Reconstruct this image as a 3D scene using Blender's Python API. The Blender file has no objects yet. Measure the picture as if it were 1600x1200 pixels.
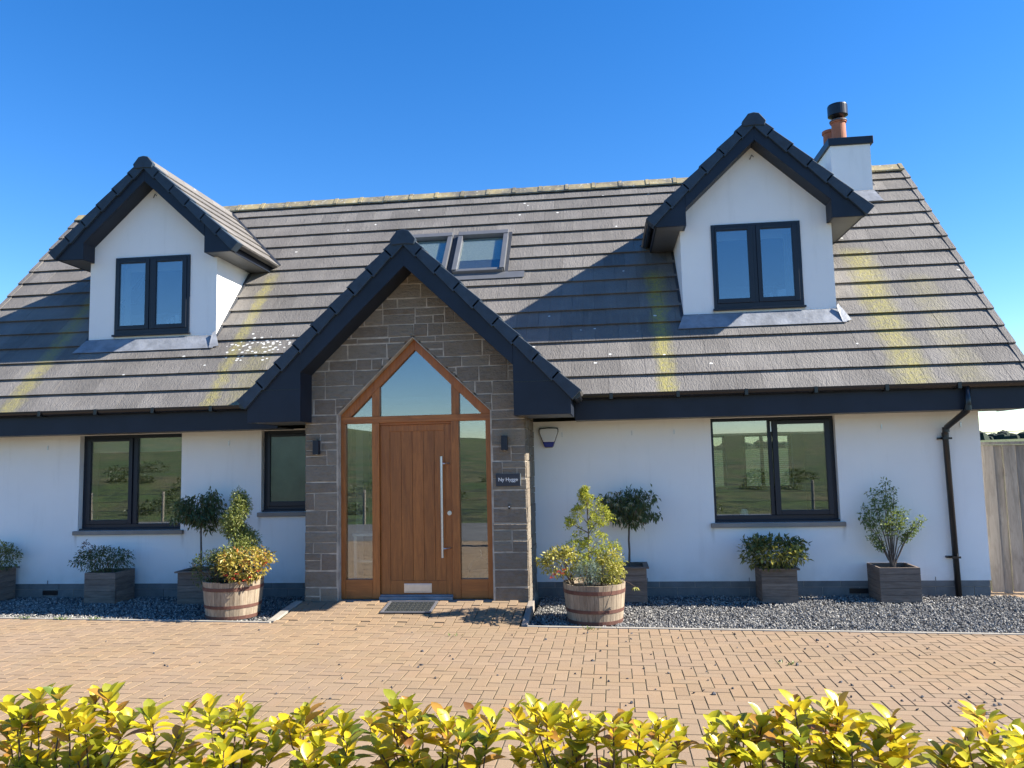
import bpy, math, random
import numpy as np
from mathutils import Vector, Matrix
random.seed(7); rng = np.random.default_rng(7)
scene = bpy.context.scene
col = scene.collection
R = math.radians

# ------------------------------------------------------------------ camera, sky, sun, exposure
CAM = Vector((2.275, -10.202, 1.634))
cr = Vector((0.992707808824894, 0.11847221807351094, -0.02226072422047712))
cu = Vector((0.03322840090346968, -0.09142173135095977, 0.9952577256219572))
cf = Vector((-0.11587527635986879, 0.9887398042870204, 0.0946917089664593))
cam = bpy.data.cameras.new('camera'); camo = bpy.data.objects.new('camera', cam); col.objects.link(camo)
m = Matrix.Identity(4)
for i in range(3):
    m[i][0] = cr[i]; m[i][1] = cu[i]; m[i][2] = -cf[i]; m[i][3] = CAM[i]
camo.matrix_world = m
cam.sensor_width = 36; cam.lens = 1221.07 / 1600 * 36; cam.clip_end = 5000; cam.clip_start = .05
scene.camera = camo
SUN = Vector((0.796, 0.002, 0.606)).normalized()
SUN_EL = math.asin(SUN.z); SUN_ROT = math.atan2(SUN.x, SUN.y)
w = bpy.data.worlds.new('World'); scene.world = w; w.use_nodes = True
nt = w.node_tree; bg = nt.nodes['Background']
sky = nt.nodes.new('ShaderNodeTexSky'); sky.sky_type = 'NISHITA'; sky.sun_disc = False
sky.sun_elevation = SUN_EL; sky.sun_rotation = SUN_ROT
sky.air_density = 1.0; sky.dust_density = .05; sky.ozone_density = 3.5; sky.altitude = 100
hs = nt.nodes.new('ShaderNodeHueSaturation'); hs.inputs['Saturation'].default_value = 1.33; hs.inputs['Hue'].default_value = .508
nt.links.new(sky.outputs[0], hs.inputs['Color']); nt.links.new(hs.outputs[0], bg.inputs[0])
bg.inputs[1].default_value = .087
sl = bpy.data.lights.new('sun', 'SUN'); sl.energy = 5.0; sl.angle = R(.5); sl.color = (1, .93, .82)
so = bpy.data.objects.new('sun', sl); col.objects.link(so)
so.rotation_euler = SUN.to_track_quat('Z', 'Y').to_euler(); so.location = (20, -5, 20)
scene.view_settings.view_transform = 'Standard'; scene.view_settings.look = 'None'
scene.view_settings.exposure = 1.48; scene.view_settings.gamma = 1
scene.view_settings.use_curve_mapping = False
scene.cycles.max_bounces = 8; scene.cycles.transparent_max_bounces = 12

# ------------------------------------------------------------------ materials
class NT:
    def __init__(s, name):
        s.m = bpy.data.materials.new(name); s.m.use_nodes = True; s.t = s.m.node_tree
        s.b = s.t.nodes['Principled BSDF']; s.out = s.t.nodes['Material Output']
    def n(s, typ, ins=None, **props):
        nd = s.t.nodes.new('ShaderNode' + typ)
        for k, v in props.items(): setattr(nd, k, v)
        for k, v in (ins or {}).items(): s.set(nd.inputs[k], v)
        return nd
    def set(s, inp, v):
        if isinstance(v, bpy.types.NodeSocket): s.t.links.new(v, inp)
        elif isinstance(v, (tuple, list)) and len(v) == 3 and inp.type == 'RGBA': inp.default_value = (*v, 1)
        else: inp.default_value = v
    def math(s, op, a, b=0.0, c=0.0, clamp=False):
        nd = s.n('Math', {0: a, 1: b, 2: c}, operation=op, use_clamp=clamp); return nd.outputs[0]
    def mix(s, f, a, b, blend='MIX'):
        nd = s.n('Mix', data_type='RGBA', blend_type=blend); s.set(nd.inputs[0], f); s.set(nd.inputs[6], a); s.set(nd.inputs[7], b); return nd.outputs[2]
    def ramp(s, f, lo, hi, a=0.0, b=1.0):
        nd = s.n('MapRange', {0: f, 1: lo, 2: hi, 3: a, 4: b}); return nd.outputs[0]
    def pos(s, scale=(1, 1, 1)):
        g = s.n('NewGeometry'); mp = s.n('VectorMath', {0: g.outputs['Position'], 1: scale}, operation='MULTIPLY'); return mp.outputs[0]
    def noise(s, vec, sc, det=4, rough=.55, dist=0):
        return s.n('TexNoise', {'Vector': vec, 'Scale': sc, 'Detail': det, 'Roughness': rough, 'Distortion': dist}).outputs['Fac']
    def rnd(s):
        g = s.n('NewGeometry').outputs['Random Per Island']; o = s.n('ObjectInfo').outputs['Random']
        return s.math('FRACT', s.math('ADD', g, s.math('MULTIPLY', o, 7.31)))
    def bump(s, h, strength=.4, dist=.01):
        b = s.n('Bump', {'Height': h, 'Strength': strength, 'Distance': dist}); s.set(s.b.inputs['Normal'], b.outputs[0])

def pm(name, c, rough=.8, var=.25, scale=3., isl=0., bump=.3, bs=60., bd=.004, stretch=(1, 1, 1), metal=0., spec=.5, c2=None, dirt=0.):
    t = NT(name); p = t.pos(stretch)
    n1 = t.noise(p, scale, 5)
    f = t.ramp(n1, .3, .7)
    ca = tuple(x * (1 - var) for x in c) if c2 is None else c
    cb = tuple(min(1, x * (1 + var)) for x in c) if c2 is None else c2
    cc = t.mix(f, ca, cb)
    if isl:
        r = t.ramp(t.rnd(), 0, 1, 1 - isl, 1 + isl)
        cmb = t.n('CombineColor', {0: r, 1: r, 2: r}).outputs[0]
        cc = t.mix(1.0, cc, cmb, 'MULTIPLY')
    if dirt:
        d = t.ramp(t.noise(t.pos(), .9, 6, .7), .45, .75, 0, dirt)
        cc = t.mix(d, cc, tuple(x * .45 for x in c))
    t.set(t.b.inputs['Base Color'], cc); t.b.inputs['Roughness'].default_value = rough
    t.b.inputs['Metallic'].default_value = metal; t.b.inputs['Specular IOR Level'].default_value = spec
    if bump: t.bump(t.noise(p, bs, 4, .6), bump, bd)
    return t.m

M = {}
# render: off-white smooth render, with faint grime near the base and below sills
t = NT('white_render'); p = t.pos()
f = t.ramp(t.noise(p, .7, 5, .6), .35, .75)
c = t.mix(f, (.87, .86, .83), (.81, .80, .77))
st = t.noise(t.pos((3, 3, .35)), 2.2, 5, .65); c = t.mix(t.ramp(st, .55, .8, 0, .22), c, (.55, .53, .49))
sx_ = t.n('SeparateXYZ', {0: p}); zz = sx_.outputs[2]; xx = t.math('ADD', sx_.outputs[0], t.math('MULTIPLY', t.math('SUBTRACT', t.noise(p, 5, 3), .5), .05))
for q in (-5.07, -3.49, 3.585, 5.17, -2.40, -4.83, -3.66, 3.79, 4.95):
    hi = .71 if abs(q + 2.4) > .1 else .92
    if q in (-4.83, -3.66, 3.79, 4.95): hi = 3.53
    b_ = t.math('MULTIPLY', t.ramp(t.math('ABSOLUTE', t.math('SUBTRACT', xx, q)), .035, .005), t.math('MULTIPLY', t.ramp(zz, hi - .22, hi), t.math('LESS_THAN', zz, hi)))
    c = t.mix(t.math('MULTIPLY', b_, .5), c, (.42, .38, .32))
c = t.mix(t.math('MULTIPLY', t.ramp(zz, .35, .03), t.ramp(t.noise(p, 5, 5), .35, .8, 0, .35)), c, (.45, .44, .40))
t.set(t.b.inputs['Base Color'], c); t.b.inputs['Roughness'].default_value = .9
t.bump(t.math('ADD', t.noise(p, 120, 4), t.math('MULTIPLY', t.noise(p, 3.5, 4), 1.4)), .45, .006); M['render'] = t.m
M['trim'] = pm('anthracite_trim', (.010, .016, .029), .5, .22, 2.5, bump=.08, bs=20, spec=.35)
M['frame'] = pm('anthracite_frame', (.009, .014, .025), .4, .08, 3, bump=.03, spec=.4)
M['gutter'] = pm('black_gutter', (.012, .013, .016), .28, .1, 3, bump=.02)
M['soffit'] = pm('soffit_board', (.10, .105, .11), .5, .08, 3, bump=.03)
M['verge'] = pm('grey_verge_tile', (.020, .038, .060), .65, .22, 9, isl=.12, bump=.4, bs=90, bd=.003)
M['plinth'] = pm('plinth_block', (.17, .17, .165), .9, .2, 6, isl=.08, bump=.4, bs=80)
M['mortar'] = pm('mortar', (.40, .35, .28), .95, .3, 9, bump=.6, bs=110, bd=.004)
M['lead'] = pm('lead_flashing', (.24, .255, .28), .55, .3, 5, bump=.6, bs=9, bd=.015, metal=.2)
M['sill'] = pm('cast_sill', (.27, .235, .20), .85, .12, 6, bump=.3)
M['alu'] = pm('brushed_metal', (.62, .62, .62), .32, .06, 30, metal=.9, bump=.05)
M['alu_grey'] = pm('grey_window_metal', (.12, .125, .135), .45, .08, 6, metal=.1, bump=.04)
M['whitep'] = pm('white_plastic', (.72, .72, .72), .4, .04, 6, bump=.03)
M['greyp'] = pm('grey_plastic', (.12, .12, .13), .5, .04, 6, bump=.03)
M['bluep'] = pm('blue_plastic', (.01, .015, .22), .35, .04, 6, bump=.03)
M['slate'] = pm('dark_slate', (.03, .035, .045), .6, .15, 20, bump=.2)
M['whitepaint'] = pm('white_paint', (.78, .78, .76), .5, .05, 5, bump=.05)
M['terracotta'] = pm('terracotta', (.36, .13, .07), .8, .15, 10, bump=.2)
M['kerb'] = pm('pale_kerb', (.31, .285, .24), .85, .15, 6, bump=.3)
M['hoop'] = pm('rusty_hoop', (.085, .035, .025), .75, .35, 14, bump=.4, c2=(.14, .06, .04))
M['soil'] = pm('potting_soil', (.025, .018, .012), .95, .4, 30, bump=.8, bs=60, bd=.02)
M['bark'] = pm('bark', (.11, .085, .065), .9, .3, 20, bump=.5)
M['twig'] = pm('twig', (.10, .06, .035), .8, .3, 20, bump=.3)
M['interior'] = pm('interior_paint', (.15, .14, .125), .9, .05, 2, bump=.02)
M['darkfloor'] = pm('interior_floor', (.12, .09, .06), .6, .2, 3, bump=.05)
M['fabric'] = pm('blind_fabric', (.58, .56, .47), .9, .05, 30, bump=.1)
M['rubber'] = pm('mat_rubber', (.02, .022, .02), .8, .2, 30, bump=.3)
M['pottery'] = pm('glazed_mug', (.40, .55, .62), .3, .05, 6, bump=.02)
M['lane'] = pm('lane_tarmac', (.12, .115, .11), .95, .2, 2, bump=.5, bs=70)
M['post'] = pm('weathered_post', (.28, .24, .19), .9, .2, 8, bump=.3)
M['wire'] = pm('wire', (.08, .08, .08), .5, .1, 8, bump=0)

def woodmat(name, c1, c2, sc=(14, 14, 1.2), rough=.5, isl=.12, knots=.5, bump=.25):
    t = NT(name); p = t.pos(sc)
    o = t.n('VectorMath', {0: p, 1: t.n('CombineXYZ', {0: t.math('MULTIPLY', t.rnd(), 37.), 1: t.math('MULTIPLY', t.rnd(), 19.), 2: 0.}).outputs[0]}, operation='ADD').outputs[0]
    g = t.noise(o, 1.6, 7, .65, 1.2); g2 = t.noise(o, 9, 4, .6, .4)
    c = t.mix(t.ramp(g, .3, .72), c1, c2); c = t.mix(t.ramp(g2, .5, .8, 0, .35), c, tuple(x * .45 for x in c1))
    k = t.noise(t.pos((3.2, 3.2, 1.6)), 2.1, 3); c = t.mix(t.ramp(k, .62, .8, 0, knots), c, tuple(x * .4 for x in c1))
    r = t.ramp(t.rnd(), 0, 1, 1 - isl, 1 + isl)
    c = t.mix(1.0, c, t.n('CombineColor', {0: r, 1: r, 2: r}).outputs[0], 'MULTIPLY')
    t.set(t.b.inputs['Base Color'], c); t.b.inputs['Roughness'].default_value = rough
    t.bump(g2, bump, .003); return t.m
M['oak'] = woodmat('stained_hardwood', (.24, .076, .015), (.45, .155, .033), rough=.42, isl=.10)
M['oakh'] = woodmat('stained_hardwood_rail', (.24, .076, .015), (.45, .155, .033), (1.2, 14, 14), rough=.42, isl=.10)
M['stave'] = woodmat('weathered_oak_stave', (.17, .125, .085), (.37, .30, .215), (16, 16, 1.6), .9, .2, .35, .6)
M['slat'] = woodmat('weathered_slat', (.12, .088, .068), (.25, .19, .15), (2, 2, 22), .9, .16, .5, .5)
M['fence'] = woodmat('weathered_fence_board', (.21, .18, .145), (.38, .33, .27), (10, 10, 1.1), .9, .16, .8, .5)

# stone
t = NT('grey_rubble_stone'); r = t.rnd()
cr_ = t.n('ValToRGB', {0: r}); e = cr_.color_ramp.elements
e[0].color = (0.166, 0.131, 0.094, 1); e[1].color = (0.248, 0.201, 0.142, 1)
for q, cc in ((.3, (0.207, 0.174, 0.129, 1)), (.55, (0.182, 0.139, 0.097, 1)), (.8, (0.223, 0.193, 0.145, 1))): k = e.new(q); k.color = cc
p = t.pos(); c = t.mix(t.ramp(t.noise(p, 14, 6, .7), .35, .72, 0, .6), cr_.outputs[0], (.25, .22, .185))
c = t.mix(t.ramp(t.noise(t.pos((1, 1, 4)), 9, 5), .55, .8, 0, .5), c, (.085, .07, .058))
t.set(t.b.inputs['Base Color'], c); t.b.inputs['Roughness'].default_value = .92
t.bump(t.math('ADD', t.noise(p, 28, 6, .7), t.noise(t.pos((1, 1, 3)), 10, 3)), 1.0, .02); M['stone'] = t.m

# pavers
t = NT('buff_paver'); r = t.rnd()
cr_ = t.n('ValToRGB', {0: r}); e = cr_.color_ramp.elements
e[0].color = (0.217, 0.142, 0.081, 1); e[1].color = (0.269, 0.182, 0.104, 1)
for q, cc in ((.25, (0.244, 0.166, 0.094, 1)), (.5, (0.227, 0.152, 0.086, 1)), (.75, (0.252, 0.162, 0.090, 1))): k = e.new(q); k.color = cc
p = t.pos(); c = t.mix(t.ramp(t.noise(p, 150, 3, .7), .4, .75, 0, .45), cr_.outputs[0], (.37, .28, .17))
c = t.mix(t.ramp(t.noise(t.pos((.6, 1, 1)), .45, 6, .7), .45, .7, 0, .30), c, (.16, .125, .095))
c = t.mix(t.ramp(t.noise(p, .8, 6, .65), .42, .75, 0, .38), c, (.24, .18, .145))
c = t.mix(t.ramp(t.noise(p, 5, 5, .7), .58, .75, 0, .35), c, (.19, .15, .12))
t.set(t.b.inputs['Base Color'], c); t.b.inputs['Roughness'].default_value = .93
t.bump(t.noise(p, 130, 4, .7), .45, .004); M['paver'] = t.m
M['bed'] = pm('jointing_sand', (.05, .038, .026), .95, .3, 20, bump=.5, c2=(.09, .075, .035))
t = NT('grey_chipping'); r = t.rnd()
cr_ = t.n('ValToRGB', {0: r}); e = cr_.color_ramp.elements
e[0].color = (.075, .076, .078, 1); e[1].color = (.44, .42, .37, 1)
for q, cc in ((.35, (.13, .13, .128, 1)), (.6, (.20, .195, .185, 1)), (.85, (.30, .285, .255, 1))): k = e.new(q); k.color = cc
t.set(t.b.inputs['Base Color'], cr_.outputs[0]); t.b.inputs['Roughness'].default_value = .85; M['chip'] = t.m
M['gbase'] = pm('gravel_bed', (.045, .045, .048), .95, .4, 40, bump=1, bs=60, bd=.02)

# roof tile
def roofmat(name, base, base2, marks=True):
    t = NT(name); p = t.pos(); xyz = t.n('SeparateXYZ', {0: p}); X, Y, Z = xyz.outputs
    c = t.mix(t.ramp(t.noise(p, 1.3, 6, .65), .35, .7), base, base2)
    r = t.ramp(t.rnd(), 0, 1, .86, 1.14)
    c = t.mix(1.0, c, t.n('CombineColor', {0: r, 1: r, 2: r}).outputs[0], 'MULTIPLY')
    streak = t.noise(t.pos((7, .5, .5)), 2.2, 5, .7)
    c = t.mix(t.ramp(streak, .56, .8, 0, .45), c, (.26, .245, .21))
    fine = t.noise(p, 70, 3, .7); c = t.mix(t.ramp(fine, .5, .8, 0, .3), c, (.05, .048, .045))
    if marks:
        wob = t.math('MULTIPLY', t.math('SUBTRACT', t.noise(t.pos((2.5, 1.4, 1.4)), 2.4, 5, .7), .5), .30)
        Xw = t.math('ADD', X, wob); tot = None
        for cx, hw, ytop, a in ((-5.68, .17, 1.3, .62), (-2.84, .13, 1.45, .62), (3.06, .16, 1.15, .9), (5.92, .27, 1.35, .72), (6.55, .25, .9, .25), (-2.45, .3, .3, .3)):
            d = t.math('ABSOLUTE', t.math('SUBTRACT', Xw, cx))
            b = t.math('MULTIPLY', t.ramp(d, hw, hw * .25), t.ramp(Y, ytop, ytop - .15)); b = t.math('MULTIPLY', b, a)
            tot = b if tot is None else t.math('MAXIMUM', tot, b)
        tot = t.math('MULTIPLY', tot, t.ramp(t.noise(p, 22, 6, .8), .40, .58, .25, .9))
        c = t.mix(tot, c, (.33, .29, .055))
        # white lichen
        vor = t.n('TexVoronoi', {'Vector': t.pos((1, 1.3, 1.3)), 'Scale': 16., 'Randomness': 1.}, feature='F1')
        dx = t.math('MULTIPLY', t.math('ADD', X, 2.5), 2.1); dy = t.math('MULTIPLY', t.math('SUBTRACT', Y, .22), 5.)
        rad = t.math('SQRT', t.math('ADD', t.math('MULTIPLY', dx, dx), t.math('MULTIPLY', dy, dy)))
        spot = t.ramp(t.math('ADD', vor.outputs['Distance'], t.math('MULTIPLY', t.noise(p, 40, 3), .25)), .52, .44)
        near = t.ramp(rad, 1.25, .6)
        sel = t.math('GREATER_THAN', t.n('SeparateColor', {0: vor.outputs['Color']}).outputs[0], t.ramp(near, 0, 1,   .9975, .38))
        c = t.mix(t.math('MULTIPLY', spot, sel), c, (.62, .62, .58))
    t.set(t.b.inputs['Base Color'], c); t.b.inputs['Roughness'].default_value = .82
    rip = t.noise(t.pos((1, .33, .33)), 26, 5, .55, 1.6); t.bump(rip, .75, .017)
    return t.m
M['dtile'] = roofmat('dormer_roof_tile', (.125, .115, .105), (.183, .17, .156), False)
M['tile'] = roofmat('riven_roof_tile', (.125, .115, .105), (.183, .17, .156))
t = NT('ridge_tile_lichen'); p = t.pos()
c = t.mix(t.ramp(t.noise(p, 3, 6, .7), .38, .62), (.13, .12, .10), (.33, .27, .14)); c = t.mix(t.ramp(t.noise(p, 17, 4, .7), .6, .66, 0, .9), c, (.5, .5, .45))
t.set(t.b.inputs['Base Color'], c); t.b.inputs['Roughness'].default_value = .9; t.bump(t.noise(p, 50), .5, .005); M['ridge'] = t.m

# glass: reflection over see-through
def glassmat(name, refl=.20, tint=(.82, .87, .85), rough=0.0):
    t = NT(name); t.t.nodes.remove(t.b)
    fr = t.math('POWER', t.n('LayerWeight', {'Blend': .5}).outputs['Facing'], 4.)
    f = t.math('ADD', t.math('MULTIPLY', fr, 1 - refl), refl, clamp=True)
    wv = t.n('Bump', {'Height': t.noise(t.pos(), 1.1, 2), 'Strength': .04, 'Distance': .01}).outputs[0]
    g = t.n('BsdfGlossy', {'Color': (.95, .97, 1), 'Roughness': rough, 'Normal': wv}).outputs[0]
    tr = t.n('BsdfTransparent', {'Color': tint}).outputs[0]
    mx = t.n('MixShader', {0: f, 1: tr, 2: g}); t.t.links.new(mx.outputs[0], t.out.inputs[0]); return t.m
M['glass'] = glassmat('window_glass'); M['glassd'] = glassmat('dormer_glass', .20, (.60, .68, .72))
t = NT('frosted_glass'); t.b.inputs['Roughness'].default_value = .18
t.set(t.b.inputs['Base Color'], t.mix(t.ramp(t.noise(t.pos(), 3, 4), .3, .7), (.022, .05, .036), (.05, .10, .065)))
t.b.inputs['Specular IOR Level'].default_value = 1.0; t.bump(t.noise(t.pos((3, 3, 1)), 60, 3), .4, .003); M['frost'] = t.m

# leaves
def leafmat(name, cols, trans=.35, rough=.45):
    t = NT(name); r = t.rnd(); rp = t.n('ValToRGB', {0: r}); e = rp.color_ramp.elements; n = len(cols)
    e[0].color = (*cols[0], 1); e[1].color = (*cols[-1], 1); e[1].position = 1
    for i in range(1, n - 1): k = e.new(i / (n - 1)); k.color = (*cols[i], 1)
    p = t.pos(); c = t.mix(t.ramp(t.noise(p, 35, 4), .4, .75, 0, .4), rp.outputs[0], tuple(x * .6 for x in cols[n // 2]))
    t.set(t.b.inputs['Base Color'], c); t.b.inputs['Roughness'].default_value = rough
    tl = t.n('BsdfTranslucent', {'Color': t.mix(.3, c, (.5, .55, .05), 'MIX')}).outputs[0]
    mx = t.n('MixShader', {0: trans, 1: t.b.outputs[0], 2: tl}); t.t.links.new(mx.outputs[0], t.out.inputs[0])
    t.bump(t.noise(p, 60, 3), .25, .003); return t.m
M['leaf_dark'] = leafmat('dark_leaf', [(.035, .065, .025), (.075, .12, .04), (.05, .09, .03), (.13, .15, .06), (.15, .09, .05)], .25)
M['leaf_red'] = leafmat('reddish_leaf', [(.10, .03, .03), (.16, .05, .05), (.05, .06, .03)], .25)
M['leaf_conifer'] = leafmat('golden_conifer', [(.30, .33, .03), (.46, .47, .05), (.20, .25, .03), (.55, .52, .08), (.38, .40, .045)], .3, .7)
M['leaf_box'] = leafmat('variegated_box', [(.10, .15, .035), (.30, .32, .09), (.14, .19, .04), (.38, .38, .14), (.08, .12, .03)], .3)
M['leaf_gold'] = leafmat('golden_leaf', [(.42, .36, .05), (.55, .48, .12), (.25, .27, .05), (.60, .52, .16), (.36, .30, .04)], .35)
M['leaf_fire'] = leafmat('gold_and_red_leaf', [(.55, .47, .10), (.50, .42, .08), (.60, .52, .16), (.48, .13, .03), (.5, .42, .08), (.28, .27, .05), (.55, .48, .12)], .35)
M['leaf_mixed'] = leafmat('green_gold_leaf', [(.04, .07, .03), (.07, .10, .04), (.30, .27, .06), (.05, .08, .03), (.40, .36, .12)], .3)
M['leaf_bright'] = leafmat('bright_green_leaf', [(.10, .16, .05), (.20, .27, .08), (.07, .12, .04), (.30, .36, .14)], .35)
M['leaf_silver'] = leafmat('silver_leaf', [(.16, .22, .17), (.24, .30, .24), (.10, .16, .11)], .2, .8)
M['flower'] = leafmat('red_flower', [(.55, .02, .03), (.45, .02, .05), (.62, .05, .03)], .3)
M['pale'] = leafmat('pale_young_leaf', [(.45, .40, .24), (.38, .36, .18), (.5, .42, .26)], .3)
HL = []
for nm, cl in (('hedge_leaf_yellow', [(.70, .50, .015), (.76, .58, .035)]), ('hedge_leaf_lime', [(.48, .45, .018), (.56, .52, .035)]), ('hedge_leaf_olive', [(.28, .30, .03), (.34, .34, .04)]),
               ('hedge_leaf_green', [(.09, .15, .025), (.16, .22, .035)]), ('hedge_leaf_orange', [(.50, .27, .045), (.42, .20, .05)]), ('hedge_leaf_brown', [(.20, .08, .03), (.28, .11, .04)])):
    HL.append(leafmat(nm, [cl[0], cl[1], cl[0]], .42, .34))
M['grass'] = None
t = NT('field_grass'); p = t.pos()
c = t.mix(t.ramp(t.noise(p, .03, 6, .6), .35, .65), (.04, .085, .014), (.085, .125, .024))
c = t.mix(t.ramp(t.noise(p, .22, 7, .75), .42, .62, 0, .9), c, (.15, .125, .055)); c = t.mix(t.ramp(t.noise(p, .8, 7, .75), .48, .62, 0, .8), c, (.012, .025, .008))
t.set(t.b.inputs['Base Color'], c); t.b.inputs['Roughness'].default_value = 1; t.bump(t.noise(p, 4, 6, .7), 1, .3); M['field'] = t.m
M['scrub'] = leafmat('scrub_leaf', [(.035, .055, .02), (.06, .085, .03), (.10, .10, .04)], .2)
M['wood_far'] = pm('far_wood', (.018, .03, .018), 1, .4, .2, bump=0)

# ------------------------------------------------------------------ mesh helpers
W = {}
def tagp(o, parent=None):
    col.objects.link(o); W.setdefault(o, Matrix.Identity(4))
    if parent is not None:
        o.parent = parent; o.matrix_parent_inverse = W[parent].inverted()
    return o
def thing(name, label, cat, loc=(0, 0, 0), rz=0., group=None):
    o = bpy.data.objects.new(name, None); o.empty_display_size = .2; col.objects.link(o)
    o.location = loc; o.rotation_euler = (0, 0, rz); W[o] = Matrix.Translation(loc) @ Matrix.Rotation(rz, 4, 'Z')
    o['label'] = label; o['category'] = cat
    if group: o['group'] = group
    return o
def tag(o, label, cat, group=None):
    o['label'] = label; o['category'] = cat
    if group: o['group'] = group
    return o
class MB:
    def __init__(s): s.v = []; s.f = []
    def add(s, vs, fs):
        b = len(s.v); s.v += [tuple(v) for v in vs]; s.f += [tuple(b + i for i in f) for f in fs]; return s
    def box(s, x0, x1, y0, y1, z0, z1):
        x0, x1 = sorted((x0, x1)); y0, y1 = sorted((y0, y1)); z0, z1 = sorted((z0, z1))
        return s.add([(x0, y0, z0), (x1, y0, z0), (x1, y1, z0), (x0, y1, z0), (x0, y0, z1), (x1, y0, z1), (x1, y1, z1), (x0, y1, z1)],
                     [(0, 3, 2, 1), (4, 5, 6, 7), (0, 1, 5, 4), (1, 2, 6, 5), (2, 3, 7, 6), (3, 0, 4, 7)])
    def prism(s, poly, y0, y1):   # polygon in XZ extruded along Y (y0 front)
        a = sum(poly[i][0] * poly[(i + 1) % len(poly)][1] - poly[(i + 1) % len(poly)][0] * poly[i][1] for i in range(len(poly)))
        if a < 0: poly = poly[::-1]
        n = len(poly); vs = [(x, y0, z) for x, z in poly] + [(x, y1, z) for x, z in poly]
        fs = [tuple(range(n)), tuple(range(2 * n - 1, n - 1, -1))] + [(i, i + n, (i + 1) % n + n, (i + 1) % n) for i in range(n)]
        return s.add(vs, fs)
    def prismx(s, poly, x0, x1):  # polygon in YZ extruded along X
        n = len(poly); vs = [(x0, y, z) for y, z in poly] + [(x1, y, z) for y, z in poly]
        a = sum(poly[i][0] * poly[(i + 1) % n][1] - poly[(i + 1) % n][0] * poly[i][1] for i in range(n))
        fs = [tuple(range(n)), tuple(range(2 * n - 1, n - 1, -1))] + [(i, i + n, (i + 1) % n + n, (i + 1) % n) for i in range(n)]
        if a > 0: fs = [f[::-1] for f in fs]
        return s.add(vs, fs)
    def slab(s, quad, n, t):      # quad in space extruded by normal n * t
        n = Vector(n).normalized() * t; q = [Vector(p) for p in quad]; q2 = [p + n for p in q]; k = len(q)
        return s.add(q + q2, [tuple(range(k))[::-1], tuple(range(k, 2 * k))] + [(i, (i + 1) % k, (i + 1) % k + k, i + k) for i in range(k)])
    def tube(s, pts, rad, seg=8, caps=True):
        pts = [Vector(p) for p in pts]; rs = rad if isinstance(rad, (list, tuple)) else [rad] * len(pts); b = len(s.v); prev = None
        for i, p in enumerate(pts):
            d = (pts[min(i + 1, len(pts) - 1)] - pts[max(i - 1, 0)]).normalized()
            u = prev if prev is not None and abs(prev.dot(d)) < .95 else (Vector((0, 0, 1)) if abs(d.z) < .9 else Vector((1, 0, 0)))
            a = d.cross(u).normalized(); c = a.cross(d).normalized(); prev = c
            for k in range(seg):
                t_ = 2 * math.pi * k / seg; s.v.append(tuple(p + (a * math.cos(t_) + c * math.sin(t_)) * rs[i]))
        for i in range(len(pts) - 1):
            for k in range(seg):
                s.f.append((b + i * seg + k, b + i * seg + (k + 1) % seg, b + (i + 1) * seg + (k + 1) % seg, b + (i + 1) * seg + k))
        if caps: s.f.append(tuple(b + k for k in range(seg))[::-1]); s.f.append(tuple(b + (len(pts) - 1) * seg + k for k in range(seg)))
        return s
    def lathe(s, c, prof, seg=24, closed=False):
        b = len(s.v); n = len(prof)
        for r_, z in prof:
            for k in range(seg): a = 2 * math.pi * k / seg; s.v.append((c[0] + r_ * math.cos(a), c[1] + r_ * math.sin(a), c[2] + z))
        for i in range(n if closed else n - 1):
            j = (i + 1) % n
            for k in range(seg): s.f.append((b + i * seg + k, b + i * seg + (k + 1) % seg, b + j * seg + (k + 1) % seg, b + j * seg + k))
        return s
    def leaf(s, p, d, up, L, Wd, fold=.25, curl=.15):
        p = Vector(p); d = Vector(d).normalized(); side = d.cross(Vector(up))
        side = side.normalized() if side.length > 1e-3 else Vector((1, 0, 0)); n = side.cross(d).normalized()
        b = p; mpt = p + d * L * .5 - n * Wd * fold * .5; tp = p + d * L - n * L * curl
        a1 = p + d * L * .45 + side * Wd * .5 + n * Wd * fold; a2 = p + d * L * .45 - side * Wd * .5 + n * Wd * fold
        return s.add([b, a1, tp, a2, mpt], [(0, 4, 1), (4, 2, 1), (0, 3, 4), (4, 3, 2)])
    def mesh(s, name, mat):
        me = bpy.data.meshes.new(name); me.from_pydata(s.v, [], s.f); me.materials.append(mat); return me
    def build(s, name, mat, parent=None, smooth=False, bevel=0, kind=None):
        me = s.mesh(name, mat)
        if smooth:
            for p_ in me.polygons: p_.use_smooth = True
        o = bpy.data.objects.new(name, me); tagp(o, parent)
        if bevel:
            b = o.modifiers.new('bevel', 'BEVEL'); b.width = bevel; b.segments = 2; b.limit_method = 'ANGLE'
        if kind: o['kind'] = kind
        return o
def inst(name, me, mw, parent=None):
    o = bpy.data.objects.new(name, me); col.objects.link(o); W[o] = mw
    if parent is not None: o.parent = parent; o.matrix_parent_inverse = W[parent].inverted()
    o.matrix_basis = mw; return o
def npmesh(name, V, F, mat, parent=None, kind=None, smooth=False):
    V = np.asarray(V, np.float32); F = np.asarray(F, np.int32); k = F.shape[1]
    me = bpy.data.meshes.new(name); me.vertices.add(len(V)); me.vertices.foreach_set('co', V.ravel())
    me.loops.add(F.size); me.loops.foreach_set('vertex_index', F.ravel()); me.polygons.add(len(F))
    me.polygons.foreach_set('loop_start', np.arange(len(F), dtype=np.int32) * k)
    me.update(calc_edges=True); me.validate()
    me.polygons.foreach_set('use_smooth', np.full(len(F), smooth))
    me.materials.append(mat); o = bpy.data.objects.new(name, me); tagp(o, parent)
    if kind: o['kind'] = kind
    return o

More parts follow.
